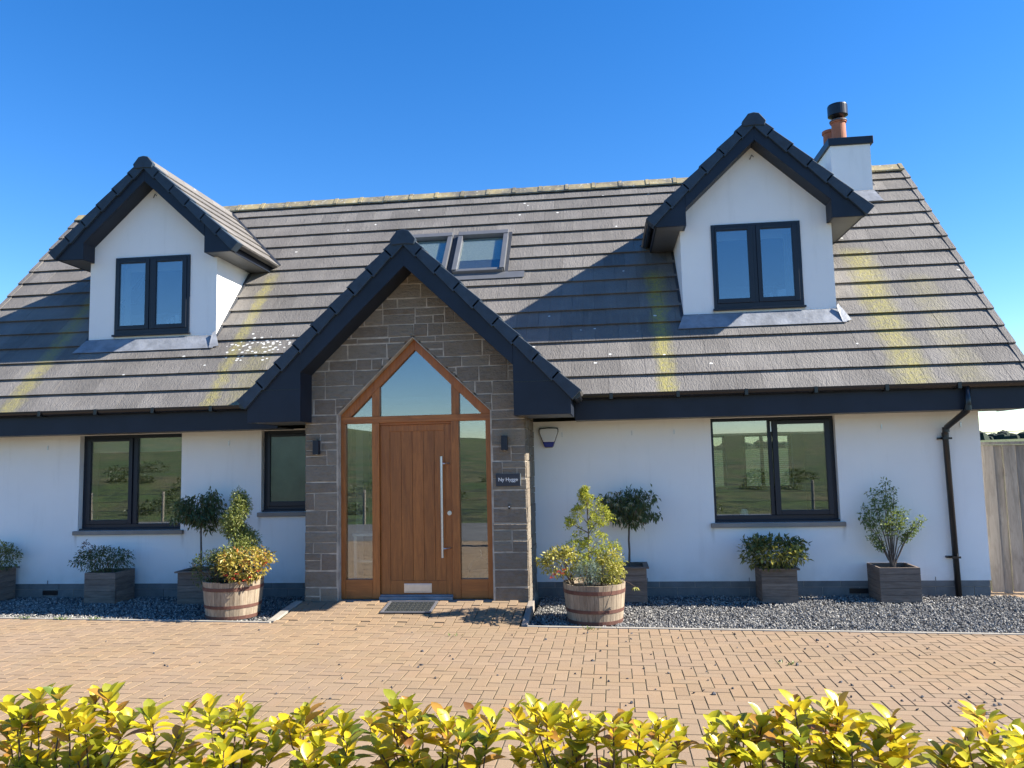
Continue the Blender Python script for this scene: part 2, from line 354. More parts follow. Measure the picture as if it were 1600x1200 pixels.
# ------------------------------------------------------------------ geometry constants
PY = -1.042; HX = 6.835; VX = 7.26; FY = -.537; ZE = 2.41; RY = 2.858; RZ = 6.209
KR = (RZ - ZE) / (RY - FY); AR = math.atan(KR); CA, SA = math.cos(AR), math.sin(AR)
def zroof(y): return ZE + KR * (y - FY)
def yroof(z): return FY + (z - ZE) / KR
def rp(x, s, n=0.): return Vector((x, FY + s * CA - n * SA, ZE + s * SA + n * CA))
SL = (RY - FY) / CA
DC = (-4.246, 4.37); DY = .395; DFY = .125
def zd(x): return 6.09 - .935 * abs(x)
def zp(x): return 4.30 - .965 * abs(x)
def kerbY(x): return -1.80 - .0205 * (x + 4.7) * 1.0 if False else -1.80 - .0176 * (x + 2)
def gz(x, y):
    b = -.12 - .0093 * (x - 1)
    if abs(x - .02) < 1.45 and y > -1.85:
        t_ = min(1, max(0, (y + 1.85) / .72)); b = b * (1 - t_) - .006 * t_
    return b

# ------------------------------------------------------------------ ground, field, lane
def field_h(x, y):
    r = math.hypot(x, y + 2); h = -.5
    if y < 0:
        az = x / max(1., -y); e = .030 + .032 * min(1, max(0, (-az + .05) / .5)) + .006 * math.sin(az * 9)
        h += max(0, min(r, 260) - 15) * e * min(1, (-y) / 30)
        h += .35 * math.sin(x * .21 + 1) * math.sin(y * .17) * min(1, max(0, (r - 16) / 12))
    h += max(0, min(r, 620) - 70) * .0125 * (1 if y >= 0 else 0) * (1 + .25 * math.sin(math.atan2(y, x) * 7 + 1))
    return h
rads = [0, 8, 12, 15, 17, 19, 22, 26, 31, 37, 45, 55, 70, 90, 120, 160, 210, 260, 340, 450, 620, 900, 1500, 2800]
NA = 160; V = [(0, -2, -.5)]; F = []
for r_ in rads[1:]:
    for k in range(NA):
        a = 2 * math.pi * k / NA; x, y = r_ * math.cos(a), -2 + r_ * math.sin(a); V.append((x, y, field_h(x, y)))
for k in range(NA): F.append((0, 1 + k, 1 + (k + 1) % NA))
fl = MB(); fl.v = V; fl.f = F
for i in range(len(rads) - 2):
    b0 = 1 + i * NA; b1 = b0 + NA
    for k in range(NA): k2 = (k + 1) % NA; fl.f.append((b0 + k, b1 + k, b1 + k2, b0 + k2))
fl.build('field', M['field'], smooth=True, kind='structure')
mb = MB(); mb.box(-30, 30, -14.2, -8.3, -.6, -.20); mb.build('lane', M['lane'], kind='structure')

def inside_pave(x, y):
    if y < kerbY(x) + .05 and -9.5 < x < 10.5: return True
    if -1.45 <= x <= 1.42 and kerbY(x) - .05 < y < -1.06: return True
    if x > 6.98 + (.25 - y) * .42 and x < 10.5 and y < .6: return True
    return False
# bed sheet under the blocks
mb = MB()
def sheet(x0, x1, y0, y1, dz=-.012, n=10):
    for i in range(n):
        a = x0 + (x1 - x0) * i / n; b = x0 + (x1 - x0) * (i + 1) / n
        mb.add([(a, y0, gz(a, y0) + dz), (b, y0, gz(b, y0) + dz), (b, y1, gz(b, y1) + dz), (a, y1, gz(a, y1) + dz)], [(0, 1, 2, 3)])
sheet(-9.5, 10.5, -8.4, -2.05, -.0035, 20); sheet(-9.5, 10.5, -2.05, -1.87, -.0045, 20)
for yy in np.linspace(-1.87, -1.06, 7)[:-1]: sheet(-1.40, 1.36, yy, yy + .135, -.013, 4)
sheet(6.90, 10.5, -1.87, .6, -.0035, 4)
drive = mb.build('driveway', M['bed'], kind='structure')
U = .1027; th = R(.6); ct, sn = math.cos(th), -math.sin(th)
bl = []
for j in range(-85, 12):
    for i in range(-110, 115):
        if (i - j) % 4 == 0: bl.append(((i + 1) * U, (j + .5) * U, 1))
        elif (i - j) % 4 == 3: bl.append(((i + .5) * U, (j + 1) * U, 0))
bk = []
for x, y, hz in bl:
    X = ct * x - sn * y; Y = sn * x + ct * y - 2.0 * 0
    if inside_pave(X, Y) and Y > -8.3: bk.append((X, Y, hz))
def paver_v(hl, hw):
    e_ = .0018; zt = 0.; vs = []
    for (a, b, z) in ((hl, hw, -.03), (hl, hw, zt - e_), (hl - e_, hw - e_, zt)):
        vs += [(-a, -b, z), (a, -b, z), (a, b, z), (-a, b, z)]
    return np.array(vs)
PF = [(8, 9, 10, 11)] + [(q * 4 + k, q * 4 + (k + 1) % 4, q * 4 + 4 + (k + 1) % 4, q * 4 + 4 + k) for q in (0, 1) for k in range(4)]
PVh = paver_v(.0986, .0473); PVv = paver_v(.0473, .0986)
def vis(X, Y):
    d = Vector((X, Y, -.13)) - CAM; wz = d.dot(cf)
    if wz < .3: return None
    u = 800 + 1221 * d.dot(cr) / wz; v = 600 - 1221 * d.dot(cu) / wz
    return (u, v, wz) if -20 < u < 1620 and v < 1215 else None
cand = [(i, vis(b[0], b[1])) for i, b in enumerate(bk)]
cand = sorted([(c_[2], i) for i, c_ in cand if c_ and c_[1] < 1150], key=lambda q: q[0])
near = set(i for _, i in cand[:298])
mh = MB().add(PVh, PF).mesh('paver', M['paver']); mv = MB().add(PVv, PF).mesh('paver', M['paver'])
V = []; F = []
PFn = np.array(PF)
for i, (X, Y, hz) in enumerate(bk):
    z = gz(X, Y) + random.uniform(-.0018, .0018); rz = -th + random.uniform(-.012, .012)
    tx, ty = random.uniform(-.006, .006), .0093 + random.uniform(-.006, .006)
    ramp_t = math.atan2(gz(X, Y + .05) - gz(X, Y - .05), .1)
    mw = Matrix.Translation((X, Y, z)) @ Matrix.Rotation(rz, 4, 'Z') @ Matrix.Rotation(tx + ramp_t, 4, 'X') @ Matrix.Rotation(ty, 4, 'Y')
    if i in near: inst('paver', mh if hz else mv, mw, drive)
    else:
        A = np.array(mw); P_ = (PVh if hz else PVv) @ A[:3, :3].T + A[:3, 3]
        if Y > -2.2:
            if X < -1.38 or 1.36 < X < 6.9: P_[:, 1] = np.minimum(P_[:, 1], kerbY(X) - .025)
            elif abs(X) < 1.5 and Y > kerbY(X): P_[:, 0] = np.clip(P_[:, 0], -1.40, 1.335)
        if np.ptp(P_[:, 1]) < .012 or np.ptp(P_[:, 0]) < .012: continue
        F.append(PFn + 12 * len(V)); V.append(P_)
npmesh('pavers', np.concatenate(V), np.concatenate(F), M['paver'], drive, kind='stuff')

# kerb strips
def strip(name, p0, p1, wd, h, mat, dz=.0, seg=.9, parent=None):
    p0 = Vector((*p0, 0)); p1 = Vector((*p1, 0)); L = (p1 - p0).length; d = (p1 - p0) / L; n = Vector((-d.y, d.x, 0)) * wd / 2; k = max(1, round(L / seg)); out = []
    for i in range(k):
        a = p0 + d * (L * i / k + .002); b = p0 + d * (L * (i + 1) / k - .002); mb = MB(); q = []
        for (pp, sg) in ((a, -1), (b, -1), (b, 1), (a, 1)):
            c_ = pp + n * sg; q.append((c_.x, c_.y, gz(pp.x, pp.y) + dz))
        mb.slab([(x, y, z - h) for x, y, z in q], (0, 0, 1), h); out.append(mb.build(name, mat, parent, bevel=.004))
    return out
kb = bpy.data.objects.new('kerb', None); col.objects.link(kb); W[kb] = Matrix.Identity(4); kb['kind'] = 'structure'
strip('kerb_stone', (-9.5, kerbY(-9.5)), (-1.43, kerbY(-1.43)), .045, .10, M['kerb'], .010, parent=kb)
strip('kerb_stone', (1.40, kerbY(1.4)), (7.86, kerbY(7.86)), .045, .10, M['kerb'], .010, parent=kb)
strip('kerb_stone', (-1.44, kerbY(-1.44) + .03), (-1.40, -1.08), .09, .1, M['kerb'], .012, .35, parent=kb)
strip('kerb_stone', (1.37, kerbY(1.38) + .03), (1.375, -1.08), .07, .1, M['sill'], .012, .35, parent=kb)
strip('kerb_stone', (7.86, kerbY(7.86) + .03), (6.98, .2), .045, .10, M['kerb'], .010, parent=kb)

# gravel beds: a dark bed and tens of thousands of chippings
def gravel_z(x, y):
    t_ = max(0, min(1, (y - kerbY(x)) / 1.6)); return (gz(x, -3) - .004) * (1 - t_) + (-.135) * t_ + .006 * math.sin(x * 5 + y * 3) * math.sin(y * 6)
def gravel_in(x, y):
    if y < kerbY(x) + .025 or y > -.005: return False
    if -9 < x < -1.45: return True
    if 1.415 < x < 6.95 + (.2 - y) * .40: return True
    if abs(x) < 1.5: return False
    return False
mb = MB()
for x0, x1 in ((-9, -1.44), (1.40, 7.9)):
    nx_ = 40; ny_ = 10
    for i in range(nx_):
        a = x0 + (x1 - x0) * i / nx_; b = x0 + (x1 - x0) * (i + 1) / nx_
        for j in range(ny_):
            c0 = kerbY(a) + (-kerbY(a) + .0) * j / ny_; c1 = kerbY(a) + (-kerbY(a)) * (j + 1) / ny_
            if x0 > 0 and (a + b) / 2 > 6.95 + (.2 - c0) * .40: continue
            mb.add([(a, c0, gravel_z(a, c0) - .018), (b, c0, gravel_z(b, c0) - .018), (b, c1, gravel_z(b, c1) - .018), (a, c1, gravel_z(a, c1) - .018)], [(0, 1, 2, 3)])
gb = mb.build('gravel_bed', M['gbase'], kind='structure')
octv = np.array([(1, 0, 0), (0, 1, 0), (-1, 0, 0), (0, -1, 0), (0, 0, 1), (0, 0, -1), (.6, .6, .5), (-.6, .55, .45), (-.5, -.6, .5), (.6, -.5, .55)], float)
octf = np.array([(0, 6, 9), (9, 6, 4), (6, 1, 7), (6, 7, 4), (7, 2, 8), (7, 8, 4), (8, 3, 9), (8, 9, 4), (0, 9, 3), (0, 1, 6), (1, 2, 7), (2, 3, 8), (5, 1, 0), (5, 2, 1), (5, 3, 2), (5, 0, 3)])
def chips(pts, smin, smax):
    n = len(pts); P_ = np.array(pts); s = rng.uniform(smin, smax, (n, 1)) * rng.uniform(.55, 1.2, (n, 3)); s[:, 2] *= .7
    vv = octv[None] * (1 + rng.normal(0, .13, (n, 10, 3))) * s[:, None]
    q = rng.normal(size=(n, 4)); q /= np.linalg.norm(q, axis=1)[:, None]; a, b, c_, d = q.T
    Rm = np.stack([1 - 2 * (c_**2 + d**2), 2 * (b * c_ - d * a), 2 * (b * d + c_ * a), 2 * (b * c_ + d * a), 1 - 2 * (b**2 + d**2), 2 * (c_ * d - b * a), 2 * (b * d - c_ * a), 2 * (c_ * d + b * a), 1 - 2 * (b**2 + c_**2)], 1).reshape(n, 3, 3)
    vv = np.einsum('nij,nkj->nki', Rm, vv) + P_[:, None]
    return vv.reshape(-1, 3), (octf[None] + 10 * np.arange(n)[:, None, None]).reshape(-1, 3)
pts = []
while len(pts) < 38000:
    x = random.uniform(1.4, 7.9) if random.random() < .62 else random.uniform(-6.8, -1.45); y = random.uniform(-2.05, 0)
    if gravel_in(x, y): pts.append((x, y, gravel_z(x, y) + random.uniform(-.012, .004)))
v_, f_ = chips(pts, .008, .016); g = npmesh('gravel', v_, f_, M['chip'], kind='stuff'); g['label'] = 'grey gravel chippings in the beds along the house wall'; g['category'] = 'gravel'
ch = [(4.02, -3.72), (4.08, -3.8), (1.14, -3.83), (0.45, -3.94), (0.1, -3.9), (-0.4, -2.81), (-0.07, -3.48), (-0.04, -3.27), (2.18, -3.73), (2.24, -3.82), (2.95, -4.01), (3.17, -3.95), (3.76, -4.2), (4.31, -4.17), (4.41, -4.14), (4.49, -4.06), (5.12, -2.55), (4.71, -2.61), (4.93, -2.84), (4.95, -4.2), (4.96, -4.11), (4.97, -3.96), (3.81, -3.23), (3.77, -3.9), (4.65, -4.13), (4.81, -4.05), (4.83, -3.97), (-1.55, -3.64), (-1.59, -3.62), (-1.94, -3.21), (-2.7, -2.79), (2.87, -4.08), (4.56, -2.37), (4.55, -2.83)]
pp = [(x, y, gz(x, y) + .006) for x, y in ch] + [(x, y, gz(x, y) + .004) for x, y in [(random.gauss(3.6, 2.4), random.uniform(-5.5, -2.1)) for _ in range(150)] if y < kerbY(x) - .05]
v_, f_ = chips(pp, .006, .018)
M['chipd'] = pm('dark_loose_chip', (.05, .052, .06), .8, .3, 30, isl=.5, bump=0)
g = npmesh('loose_chippings', v_, f_, M['chipd'], kind='stuff'); g['label'] = 'dark loose chippings scattered over the block paving'; g['category'] = 'gravel'
mb = MB()
for cx_, cy_, n_ in ((2.06, -1.97, 16), (-3.9, -1.80, 18), (-3.5, -1.79, 10), (-4.4, -1.78, 14), (.75, -2.35, 5), (3.75, -3.2, 10)):
    for _ in range(n_):
        a = random.uniform(0, 6.28); x = cx_ + random.gauss(0, .05); y = cy_ + random.gauss(0, .015)
        mb.leaf((x, y, gz(x, -3)), (math.cos(a), math.sin(a), random.uniform(.5, 1.6)), (0, 0, 1), random.uniform(.03, .06), .014)
g = mb.build('weeds', M['leaf_bright'], kind='stuff'); g['label'] = 'small green weeds sprouting along the kerb'; g['category'] = 'weeds'

# ------------------------------------------------------------------ HOUSE
house = thing('house', 'white rendered house with grey tiled roof, two dormers and a stone gabled porch', 'house', (0, 2.8, -.14))
ZB = .045
def wallpieces(mb, x0, x1, y0, y1, z0, z1, holes):
    xs = sorted(set([x0, x1] + [h[0] for h in holes] + [h[1] for h in holes]))
    for a, b in zip(xs, xs[1:]):
        m_ = (a + b) / 2; hs_ = sorted([(h[2], h[3]) for h in holes if h[0] < m_ < h[1]]); z = z0
        for h0, h1 in hs_:
            if h0 > z: mb.box(a, b, y0, y1, z, h0)
            z = h1
        if z < z1: mb.box(a, b, y0, y1, z, z1)
W1 = (-5.04, -3.527, .765, 2.083); W2 = (3.615, 5.14, .765, 2.083); WS = (-2.375, -1.62, .985, 2.083)
mb = MB(); wallpieces(mb, -HX, -.95, 0, .3, ZB, 2.10, [W1, WS]); wall = mb.build('wall', M['render'], house)
mb = MB(); wallpieces(mb, .95, HX, 0, .3, ZB, 2.10, [W2]); mb.build('wall', M['render'], house)
mb = MB(); wallpieces(mb, -HX, HX, 5.4, 5.7, ZB, 2.10, [(4.24, 4.60, .95, 2.0), (4.93, 5.84, .95, 2.0)]); mb.build('wall', M['render'], house)
for sx in (-1, 1):
    gp = [(.3, ZB), (5.4, ZB), (5.4, 2.10), (5.4, zroof(2 * RY - 5.4) - .12), (RY, RZ - .14), (.3, zroof(.3) - .12)]
    MB().prismx(gp, sx * HX, sx * (HX - .3)).build('wall', M['render'], house)
# plinth of blocks with slightly recessed joints and vents
pl = MB().box(-HX + .01, HX - .025, .012, .25, -.3, ZB).box(HX - .2, HX - .03, .25, 5.6, -.3, ZB).build('plinth', M['mortar'], house)
bmh = None
for sx0, sx1 in ((-HX + .005, -1.36), (1.36, HX - .01)):
    for r_, (z0, z1) in enumerate(((-.27, -.152), (-.147, -.032), (-.027, ZB - .002))):
        x = sx0 - (0 if r_ % 2 else .22)
        while x < sx1:
            a = max(x, sx0); b = min(x + .44, sx1) - .008
            if b > a + .02: MB().box(a, b, .004 + random.uniform(-.002, .002), .1, z0, z1).build('plinth_block', M['plinth'], pl)
            x += .44
for vx in (-5.42, 5.30):
    MB().box(vx - .11, vx + .11, -.008, .02, -.105, -.045).build('air_vent', M['gutter'], pl)
# bell-cast bead lines and small wall fixings
for bx in (-5.525, -2.84, 1.721, 2.619, 3.154, 5.691, 6.62):
    MB().box(bx - .006, bx + .006, -.012, .0, 1.895, 1.955).build('wall_hook', M['alu'], house)
for bx in (-5.46, -3.2, -1.5, 2.75, 4.0, 6.2, 2.45):
    MB().box(bx - .003, bx + .003, -.008, .0, ZB, ZB + .045).build('wall_clip', M['greyp'], house)
# roof deck
tr = .0
rf = MB().prismx([(FY + .05, zroof(FY + .05) - .03), (RY, RZ - .03), (2 * RY - FY, ZE - .03), (2 * RY - FY, ZE - .10), (RY, RZ - .12), (FY + .05, zroof(FY + .05) - .12)], -VX + .03, VX - .03).build('roof', M['slate'], house)
# tiles
TW = .3085; G = .342
def tile_v(w_, L=.40):
    h = w_ / 2 - .0012
    return [(-h, .022, .002), (h, .022, .002), (h, L, -.016), (-h, L, -.016), (-h, 0, .047), (h, 0, .047), (h, L, .012), (-h, L, .012)]
TF = [(0, 3, 2, 1), (4, 5, 6, 7), (0, 1, 5, 4), (1, 2, 6, 5), (2, 3, 7, 6), (3, 0, 4, 7)]
def in_dormer(x, s):
    y = FY + s * CA; z = ZE + s * SA
    for c_ in DC:
        if abs(x - c_) < .80 and y > .62 and z < zd(x - c_) - .25: return True
        if abs(x - c_) < 1.15 and y > 1.3 and z < zd(x - c_) - .35: return True
    if abs(x) < 1.0 and z < zp(x) - .35: return True
    if abs(x) < 1.6 and z < 2.6: return True
    if (-.72 < x < .72) and 2.95 < s + .1 < 3.35: return True
    return False
tiles = []
for k in range(-1, 14):
    s = .276 + G * k; off = 0 if k % 2 else TW / 2; x = -VX + .04
    e_ = -VX + .04
    edges = [e_]; x = e_ + TW - off
    if off == 0: x = e_ + TW
    while x < VX - .04 - .03: edges.append(x); x += TW
    edges.append(VX - .04)
    for a, b in zip(edges, edges[1:]):
        c_ = (a + b) / 2
        if in_dormer(c_, s): continue
        tiles.append((c_, s, b - a))
def ax(X, Y, Z, o):
    m_ = Matrix.Identity(4)
    for i in range(3): m_[i][0] = X[i]; m_[i][1] = Y[i]; m_[i][2] = Z[i]; m_[i][3] = o[i]
    return m_
UPS = Vector((0, CA, SA)); NRM = Vector((0, -SA, CA))
def tilevis(t_):
    x, s, w_ = t_; p_ = rp(x, s + .17, .02); d = p_ - CAM; wz = d.dot(cf); u = 800 + 1221 * d.dot(cr) / wz
    if not (-5 < u < 1605): return -1
    if w_ < .25: return -1
    if abs(x) < 1.95 and p_.z < zp(x) + .1: return -1
    return -d.dot(NRM) / d.length**3
order = sorted(range(len(tiles)), key=lambda i: -tilevis(tiles[i])); ind = set(i for i in order[:298] if tilevis(tiles[i]) > 0)
meT = MB().add(tile_v(TW), TF).mesh('roof_tile', M['tile']); bulk = MB()
for i, (x, s, w_) in enumerate(tiles):
    L = .40 if s < 4.6 else .36
    j = random.uniform(-.0015, .0015); rot = random.uniform(-.003, .003)
    mw = ax((1, 0, 0), UPS, NRM, rp(x, s, j)) @ Matrix.Rotation(rot, 4, 'Z')
    if i in ind and abs(w_ - TW) < .01: inst('roof_tile', meT, mw, rf)
    else: bulk.add([mw @ Vector(v) for v in tile_v(w_, L)], TF)
bulk.build('roof_tiles', M['tile'], rf, kind='stuff')
back = MB()
for k in range(-1, 14):
    s = .276 + G * k
    q = rp(0, s, .03); y0 = 2 * RY - q.y; q2 = rp(0, s + G, .01); y1 = 2 * RY - q2.y
    back.add([(-VX + .03, y0, q.z), (VX - .03, y0, q.z), (VX - .03, y1, q2.z), (-VX + .03, y1, q2.z)], [(0, 3, 2, 1)])
back.build('back_slope', M['tile'], rf)
x = -VX + .02; k = 0
rdg = MB().box(-VX + .1, VX - .1, RY - .05, RY + .05, RZ - .05, RZ + .015).build('roof_ridge', M['mortar'], house)
while x < VX - .05:
    L = min(.452, VX - x); z0 = random.uniform(-.004, .004)
    pr = [(RY - .145, RZ - .082), (RY - .145, RZ - .058), (RY - .03, RZ + .066), (RY + .03, RZ + .066), (RY + .145, RZ - .058), (RY + .145, RZ - .082), (RY, RZ + .03)]
    pr = [(y, z + z0) for y, z in pr]
    mb = MB().prismx(pr, x + .003, x + L - .003); mb.prismx([(y + (.006 if y > RY else -.006), z + .008) for y, z in pr], x + L - .06, x + L - .004)
    mb.build('ridge_tile', M['ridge'], rdg); x += .452
# main verges
for sx in (-1, 1):
    vb = MB().prismx([(FY + .02, ZE - .06), (FY + .02, ZE - .25), (FY + .25, ZE - .25), (RY, RZ - .28), (RY, RZ - .04)], sx * (VX - .05), sx * (VX - .075)).build('verge_board', M['trim'], house)
    for k in range(-1, 14):
        s = .276 + G * k
        a = rp(sx * (VX - .055), s - .01, -.075); mw = ax((1, 0, 0), UPS, NRM, a)
        mb = MB(); L = .352
        vs = [(-.03, 0, 0), (.05, 0, 0), (.05, L, -.012), (-.03, L, -.012), (-.03, 0, .128), (.05, 0, .128), (.05, L, .106), (-.03, L, .106)]
        if sx < 0: vs = [(-x_, y_, z_) for x_, y_, z_ in vs]; 
        mb.add([mw @ Vector(v) for v in vs], TF if sx > 0 else [f[::-1] for f in TF]); mb.build('verge_tile', M['tile'], vb)
# fascia / soffit / gutter
for a, b in ((-VX + .04, -1.915), (1.915, VX - .04)):
    MB().box(a, b, FY, FY + .025, 2.083, 2.345).build('fascia', M['trim'], house, bevel=.003)
    MB().box(a, b, FY + .025, -.002, 2.09, 2.105).build('soffit', M['soffit'], house)
    gt = MB(); pr = []
    for k in range(9): t_ = math.pi * k / 8; pr.append((FY - .062 - .058 * math.cos(t_), 2.395 - .062 * math.sin(t_)))
    for k in range(8, -1, -1): t_ = math.pi * k / 8; pr.append((FY - .062 - .053 * math.cos(t_), 2.397 - .056 * math.sin(t_)))
    gt.prismx(pr, a, b); gt.box(a, a + .006, FY - .118, FY - .006, 2.335, 2.397); gt.box(b - .006, b, FY - .118, FY - .006, 2.335, 2.397)
    gu = gt.build('gutter', M['gutter'], house)
    x = a + .45
    while x < b - .1:
        MB().box(x - .02, x + .02, FY - .126, FY, 2.325, 2.345).box(x - .02, x + .02, FY - .128, FY - .118, 2.33, 2.40).box(x - .02, x + .02, FY - .01, FY, 2.33, 2.40).build('gutter_bracket', M['gutter'], gu); x += .8
for sx in (-1, 1):
    MB().box(sx * HX + sx * .002, sx * (VX - .08), -.0, .25, 2.09, 2.105).build('soffit', M['soffit'], house)
    MB().prismx([(FY + .02, 2.083), (.25, 2.083), (.25, zroof(.25) - .2), (FY + .02, ZE - .07)], sx * (VX - .075), sx * (VX - .10)).build('box_end', M['trim'], house)
# downpipe
dp = MB().tube([(6.465, -.60, 2.35), (6.465, -.60, 2.12), (6.455, -.585, 2.07), (6.415, -.12, 1.90), (6.405, -.075, 1.84), (6.41, -.06, 1.75), (6.43, -.06, -.15)], .035, 12).build('downpipe', M['gutter'], house, smooth=True)
for z in (2.10, 1.865, 1.80): 
    p_ = {2.10: (6.463, -.598), 1.865: (6.408, -.09), 1.80: (6.407, -.062)}[z]
    MB().lathe((p_[0], p_[1], z), [(.036, -.03), (.041, -.03), (.041, .03), (.036, .03)], 14, True).build('pipe_collar', M['gutter'], dp)
for z in (1.76, .33): MB().box(6.33, 6.44, -.045, -.001, z - .012, z + .012).box(6.37, 6.47, -.1, -.09, z - .012, z + .012).build('pipe_clip', M['gutter'], dp)

# ---------- windows
def bars(mb, x0, x1, z0, z1, wl, wr, wt, wb, y0, y1):
    mb.box(x0, x0 + wl, y0, y1, z0, z1); mb.box(x1 - wr, x1, y0, y1, z0, z1)
    mb.box(x0 + wl, x1 - wr, y0, y1, z1 - wt, z1); mb.box(x0 + wl, x1 - wr, y0, y1, z0, z0 + wb)
def pane(x0, x1, z0, z1, y, par, mat='glass'):
    return MB().box(x0, x1, y, y + .012, z0, z1).build('pane', M[mat], par)
def casement(x0, x1, z0, z1, y, gx, par, gz_, gmat='glass', fm='frame'):
    # sash ring between (x0..z1) and glass rectangle gx=(gx0,gx1), gz_
    mb = MB(); bars(mb, x0, x1, z0, z1, gx[0] - x0, x1 - gx[1], z1 - gz_[1], gz_[0] - z0, y, y + .05)
    s_ = mb.build('sash', M[fm], par, bevel=.005); pane(gx[0] - .004, gx[1] + .004, gz_[0] - .004, gz_[1] + .004, y + .02, s_, gmat); return s_
# front left window
mb = MB(); bars(mb, W1[0], W1[1], W1[2], W1[3], .055, .045, .05, .08, .09, .16); mb.box(-4.300, -4.235, .10, .16, .845, 2.033)
w1 = mb.build('window', M['frame'], house, bevel=.004)
casement(-4.985, -4.302, .845, 2.033, .078, (-4.925, -4.357), w1, (.905, 1.995))
pane(-4.236, -3.572, .844, 2.034, .125, w1)
MB().box(W1[0] + .004, W1[1] - .004, .02, .09, .765, .79).build('cill', M['frame'], w1, bevel=.004)
MB().box(W1[0] - .05, W1[1] + .05, -.045, .12, .708, .764).build('sill', M['sill'], w1, bevel=.006)
MB().box(-4.98, -3.58, .165, .169, 1.84, 2.08).build('blind', M['fabric'], w1)
# front right window
mb = MB(); bars(mb, W2[0], W2[1], W2[2], W2[3], .04, .05, .04, .085, .09, .16); mb.box(4.338, 4.385, .10, .16, .85, 2.043)
w2 = mb.build('window', M['frame'], house, bevel=.004)
pane(3.654, 4.339, .849, 2.044, .125, w2)
cs = casement(0, .70, .85, 2.04, 0, (.066, .636), w2, (.91, 1.99))
cs_m = Matrix.Translation((4.388, .072, 0)) @ Matrix.Rotation(R(-1.6), 4, 'Z')
cs.matrix_basis = cs_m; W[cs] = cs_m
MB().box(W2[0] + .004, W2[1] - .004, .02, .09, .765, .79).build('cill', M['frame'], w2, bevel=.004)
MB().box(W2[0] - .05, W2[1] + .05, -.045, .12, .708, .764).build('sill', M['sill'], w2, bevel=.006)
MB().box(3.66, 5.08, .17, .174, 1.865, 2.08).build('blind', M['fabric'], w2)
MB().box(4.365, 4.378, .07, .09, 1.9, 2.03).build('hinge', M['alu'], w2)
# small frosted window beside the porch
mb = MB(); bars(mb, WS[0], WS[1], WS[2], WS[3], .045, .045, .045, .07, .09, .16); ws = mb.build('window', M['frame'], house, bevel=.004)
casement(-2.33, -1.665, 1.055, 2.038, .078, (-2.285, -1.71), ws, (1.12, 2.00), 'frost')
MB().box(WS[0] + .004, WS[1] - .004, .02, .09, .985, 1.01).build('cill', M['frame'], ws, bevel=.004)
MB().box(WS[0] - .04, -1.36, -.045, .12, .925, .982).build('sill', M['sill'], ws, bevel=.006)
# rear windows
for (xa, xb, ml) in ((4.24, 4.60, None), (4.93, 5.84, 5.26)):
    mb = MB(); bars(mb, xa, xb, .95, 2.0, .05, .05, .05, .05, 5.5, 5.56)
    if ml: mb.box(ml, ml + .06, 5.5, 5.56, 1.0, 1.95)
    w_ = mb.build('window', M['frame'], house); pane(xa + .05, xb - .05, 1.0, 1.95, 5.53, w_)
    mb = MB()
    for k in range(24): mb.box(xa + .04, xb - .04, 5.44, 5.465, 1.0 + k * .04, 1.004 + k * .04)
    mb.build('venetian_blind', M['whitep'], w_, kind='stuff')
# interior shell
mb = MB().box(-HX + .3, HX - .3, .3, 5.4, -.05, .02); mb.box(-.93, .93, -.8, .3, -.05, .02); mb.build('interior_floor', M['darkfloor'], house)
MB().box(-HX + .3, HX - .3, .3, 5.4, 2.12, 2.2).build('interior_ceiling', M['interior'], house)
mb = MB()
for x in (-3.1, -1.15, 1.15, 6.1): mb.box(x - .05, x + .05, .3, 5.4, .02, 2.12)
mb.box(-1.1, 1.1, 3.2, 3.3, .02, 2.12); mb.box(-HX + .3, -3.15, 2.6, 2.7, .02, 2.12); mb.build('interior_wall', M['interior'], house)

